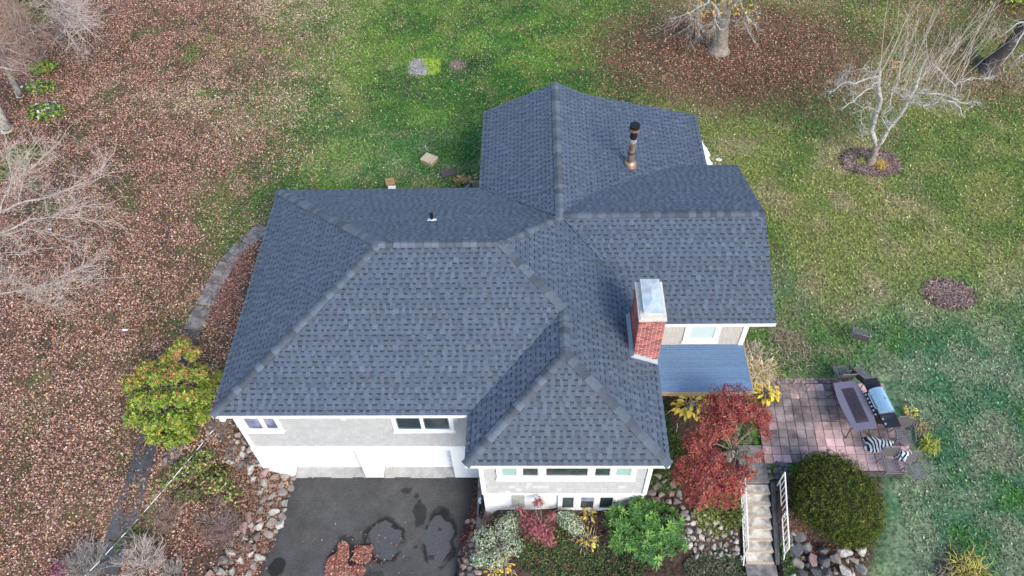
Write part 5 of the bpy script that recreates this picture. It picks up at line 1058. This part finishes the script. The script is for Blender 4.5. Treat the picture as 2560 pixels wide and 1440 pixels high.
# table
tb=empty('patio_table',(20.72,1.38,2.49),'large brown patio table with dark glass centre','table',rz=math.radians(7.5))
hw,hl_=.43,.91
def barrel(hw,hl,bul,n=8):
    P=[]
    for i in range(n+1): t=-1+2*i/n; P.append((hw*(1)+bul*(1-t*t),t*hl))
    for i in range(n+1): t=1-2*i/n; P.append((-hw-bul*(1-t*t),t*hl))
    return P
out=barrel(hw-.05,hl_,.10); inn=barrel(.22,.66,.0)
q=MB(); n=len(out); V=[(x,y,.73) for x,y in out]+[(x,y,.73) for x,y in inn]+[(x,y,.70) for x,y in out]; q.add(V,[(k,(k+1)%n,n+(k+1)%n,n+k) for k in range(n)]+[((k+1)%n,k,2*n+k,2*n+(k+1)%n) for k in range(n)]+[tuple(range(3*n-1,2*n-1,-1))]); q.build('table_rim',M_tabletop,tb)
q=MB(); q.prism([(-.225,-.665),(.225,-.665),(.225,.665),(-.225,.665)],.715,.728); q.build('glass_top',M_tglass,tb)
tubeo('parasol_hole',[(0,0,.727),(0,0,.732)],.025,M_black,tb,10)
for sx in (-1,1):
    for sy in (-1,1): tubeo('leg',[(sx*.40,sy*.80,0),(sx*.33,sy*.7,.35),(sx*.34,sy*.75,.7)],.022,mat('leg_brown',(.1,.07,.06),.5) if sx*sy==1 and sx<0 else bpy.data.materials.get('leg_brown') or M_alu,tb)
# grill: rotated body, hood with handle, knobs and two shelves
gc=at(2210,995,3.6); gr=empty('barbecue_grill',(gc[0]+.0,gc[1],2.49),'gas barbecue grill with light blue steel hood and black side shelves','grill',rz=math.radians(8))
q=MB(); q.box((-.24,-.42,.1),(.26,.42,.82)); q.build('cabinet',M_blackp,gr)
q=MB(); nseg=8; prof=[(-.27,.86)]+[(-.02+.27*math.cos(a),.9+.20*math.sin(a)) for a in np.linspace(PI*.93,0.02,nseg)]+[(.27,.86)]; m=len(prof)
V=[(x,-.44,z) for x,z in prof]+[(x,.44,z) for x,z in prof]; q.add(V,[(k,k+1,m+k+1,m+k) for k in range(m-1)]+[tuple(range(m-1,-1,-1)),tuple(range(m,2*m))]+[(0,m,2*m-1,m-1)]); q.build('hood',M_hood,gr)
for s_ in (-1,1):
    q=MB(); x=s_; q.box((-.275,s_*.445-(.02 if s_>0 else .0)+(.0),.855),(.275,s_*.445+(.0 if s_>0 else .02),.93)); q.build('hood_end_trim',mat('blue_trim',(.05,.08,.2),.4) if s_<0 else bpy.data.materials['blue_trim'],gr)
    q=MB(); y0,y1=(.47,.93) if s_>0 else (-.93,-.47); q.box((-.26,y0,.80),(.26,y1,.845)); q.build('side_shelf',M_blackp,gr)
q=MB(); q.add([(-.38,-.46,.72),(-.27,-.46,.86),(-.27,.46,.86),(-.38,.46,.72),(-.38,-.46,.66),(-.25,-.46,.66),(-.25,.46,.66),(-.38,.46,.66)],[(0,3,2,1),(4,0,1,5),(7,6,2,3),(4,7,3,0),(4,5,6,7)]); q.build('control_panel',M_blackp,gr)
for k in range(6): y=-.40+k*.15; tubeo('knob',[(-.33,y,.785),(-.37,y,.83)],.03,M_chrome,gr,8)
tubeo('knob',[(-.22,-.62,.845),(-.22,-.62,.87)],.035,M_chrome,gr,8); tubeo('knob',[(-.22,-.80,.845),(-.22,-.80,.88)],.04,M_chrome,gr,8)
tubeo('handle',[(-.24,-.26,.93),(-.36,-.26,.97),(-.36,.30,.97),(-.24,.30,.93)],.016,M_chrome,gr)
q=MB(); q.prism([(.02,-.03),(.06,-.03),(.06,.03),(.02,.03)],1.097,1.103); q.build('badge',M_alu,gr)
for sx in (-1,1):
    for sy in (-1,1): tubeo('leg',[(sx*.2,sy*.38,0),(sx*.2,sy*.38,.12)],.03,M_black,gr)
# zebra cushions
M_zebra=bpy.data.materials.new('zebra_print'); M_zebra.use_nodes=True; t_=M_zebra.node_tree; wv=t_.nodes.new('ShaderNodeTexWave'); wv.inputs['Scale'].default_value=2.4; wv.inputs['Distortion'].default_value=8; wv.inputs['Detail'].default_value=1.5; wv.inputs['Detail Scale'].default_value=1.; tcc=t_.nodes.new('ShaderNodeTexCoord'); t_.links.new(tcc.outputs['Object'],wv.inputs[0]); cr=t_.nodes.new('ShaderNodeValToRGB'); cr.color_ramp.interpolation='CONSTANT'; cr.color_ramp.elements[0].color=(.015,.015,.02,1); cr.color_ramp.elements[1].position=.45; cr.color_ramp.elements[1].color=(.75,.82,.82,1); t_.links.new(wv.outputs[0],cr.inputs[0]); t_.links.new(cr.outputs[0],t_.nodes['Principled BSDF'].inputs[0]); t_.nodes['Principled BSDF'].inputs['Roughness'].default_value=.9
def cushion(px,py,rx,ry,rot,label,seed):
    p=at(px,py,2.55); r=random.Random(seed); q=MB(); n=22; rings=[(0,.09),(.45,.085),(.8,.06),(1.,.0)]; V=[(0,0,.1)]
    rad=[1+.22*math.sin(3*a+seed)+.12*math.sin(5*a+seed*2)+r.uniform(-.08,.08) for a in [2*PI*k/n for k in range(n)]]
    for f,z in rings[1:]:
        for k in range(n): a=2*PI*k/n; V.append((rx*f*rad[k]*math.cos(a),ry*f*rad[k]*math.sin(a),z+r.uniform(0,.015)))
    Fq=[(0,1+k,1+(k+1)%n) for k in range(n)]
    for j in range(2):
        for k in range(n): a=1+j*n+k; b_=1+j*n+(k+1)%n; Fq.append((a,a+n,b_+n,b_))
    q.add(V,Fq); o=q.build('zebra_cushion',M_zebra,None,(p[0],p[1],2.495),smooth=True); o.rotation_euler=(0,0,rot); tag(o,label,'cushion')
cushion(2193,1108,.5,.25,.15,'zebra striped cushion lying left of the chairs on the pink pavers',2); cushion(2250,1135,.42,.2,-.35,'zebra striped cushion lying between the three lower chairs',5); 
# ---------------------------------------------------------------- small things in the yard
def boxthing(name,label,cat,px,py,z,w_,d_,h_,rot,m,m2=None,extra=None):
    p=at(px,py,z+h_); zg=T(p[0],p[1]); r=empty(name,(p[0],p[1],zg),label,cat,rz=rot)
    q=MB(); q.box((-w_/2,-d_/2,0),(w_/2,d_/2,h_*.85)); q.build('body',m2 or m,r); q=MB(); q.box((-w_/2-.015,-d_/2-.015,h_*.85),(w_/2+.015,d_/2+.015,h_)); q.build('lid',m,r); return r
M_card=mat('tan_board',(.47,.39,.27),.8,nscale=4,namt=.08); M_card2=mat('tan_board_side',(.34,.25,.13),.8,nscale=4,namt=.1); M_ply=mat('orange_plywood',(.42,.25,.10),.8,nscale=5,namt=.15)
b1=boxthing('storage_box','large flat tan box on the grass behind the house','box',1072,392,2.5,.62,.5,.22,-.55,M_card,M_card2); tubeo('latch',[(.2,-.2,.22),(.2,-.2,.235)],.03,M_rust,b1,8)
boxthing('storage_box','dark weathered box lid on the grass next to the tan box','box',1120,428,2.5,.6,.42,.06,.2,M_woodd)
b2=boxthing('storage_box','small orange brown box with a dark scrawl on top by the rear eave','box',974,451,2.5,.36,.38,.2,.3,M_ply,M_ply)
for k in range(5): 
    a=k*1.3; tubeo('scrawl',[(-.1+.05*k,-.06+.03*math.sin(a),.202),(-.06+.04*k,.07*math.cos(a),.203),(-.02+.03*k,-.02,.203)],.006,M_woodd,b2,4)
q=MB(); p=at(980,471,2.9); q.box((-.16,-.08,-.02),(.16,.12,.02)); q.box((-.14,-.06,-.4),(.14,.1,-.021)); tag(q.build('white_bin',M_white,None,(p[0],p[1],2.92)),'small white bin just beyond the rear eave','bin')
q=MB(); p=at(1797,401,2.55); q.box((-.1,-.1,0),(.1,.1,.03)); o=q.build('white_card',M_white,None,(p[0],p[1],T(p[0],p[1]))); o.rotation_euler=(0,0,.5); tag(o,'small white square lying on the lawn right of the roof','card')
for px,py,s,lab in ((313,826,.11,'crumpled white paper on the leaf covered lawn at left'),(125,575,.10,'pale blue scrap lying under the bare branches'),(299,762,.07,'thin white scrap above the crumpled paper')):
    p=gp(px,py); o=obj('paper_scrap',rockmesh('paper_scrap',mat('scrap_'+str(px),(.75,.8,.82) if px!=125 else (.5,.7,.8),.7),px,.35,1),None,(p[0],p[1],p[2]+.04)); o.scale=(s,s*.7,s); tag(o,lab,'litter')
# round black wrought iron piece and white pot by the bump
p=np.array([8.22,-1.0,0.05]); r=empty('iron_grille',tuple(p),'round black wrought iron grille leaning against the left wall of the front wing','grille')
q=MB()
for R_ in (.42,.3,.16): q.tube([(.0+.33*math.sin(a)*R_,R_*math.cos(a),.45+R_*math.sin(a)) for a in np.linspace(0,2*PI,25)],.02,5,caps=False)
q.build('ring',M_black,r)
q=MB()
for k in range(12):
    a=k*PI/6; q.tube([(.0,0.05*math.cos(a),.45+.05*math.sin(a)),(.139*math.sin(a+.25),.42*math.cos(a+.25),.45+.42*math.sin(a+.25))],.014,4,caps=False)
q.build('spokes',M_black,r)
q=MB(); q.tube([(0,0,0),(0,0,.25),(0,0,.26)],[.1,.13,.10],12); tag(q.build('white_pot',M_white,None,(8.17,-.72,.055)),'small white pot beside the round iron grille','pot')
# service cable with its white spiral wraps
c0=np.array([.28,.0,4.86]); c1=at(280,1365,5.0); c2=c0+(c1-c0)*2.3+np.array([0,0,1.0]); cab=empty('service_cable',tuple(c0),'twisted service cable running from the eave corner to the bottom left','cable')
N_=46; P=[]
for i in range(N_+1): t=i/N_; p=(c2-c0)*t; p[2]-=.5*math.sin(PI*t); P.append(p)
tubeo('wire',P,.009,mat('grey_cable',(.2,.2,.2),.6),cab,5); tubeo('wire',[p+np.array([.02*math.cos(i*1.2),.0,.02*math.sin(i*1.2)]) for i,p in enumerate(P)],.006,M_black,cab,4)
for i in range(0,N_-1,2):
    L_=random.uniform(.9,2.9)
    tubeo('white_wrap',[P[i]+[0,0,.005],P[i]+(P[i+1]-P[i])*L_*.62+[0,0,.005]],.0095,M_trim,cab,5)
print('p6 ok',sum(len(o.data.polygons) for o in SC.objects if o.type=='MESH'))
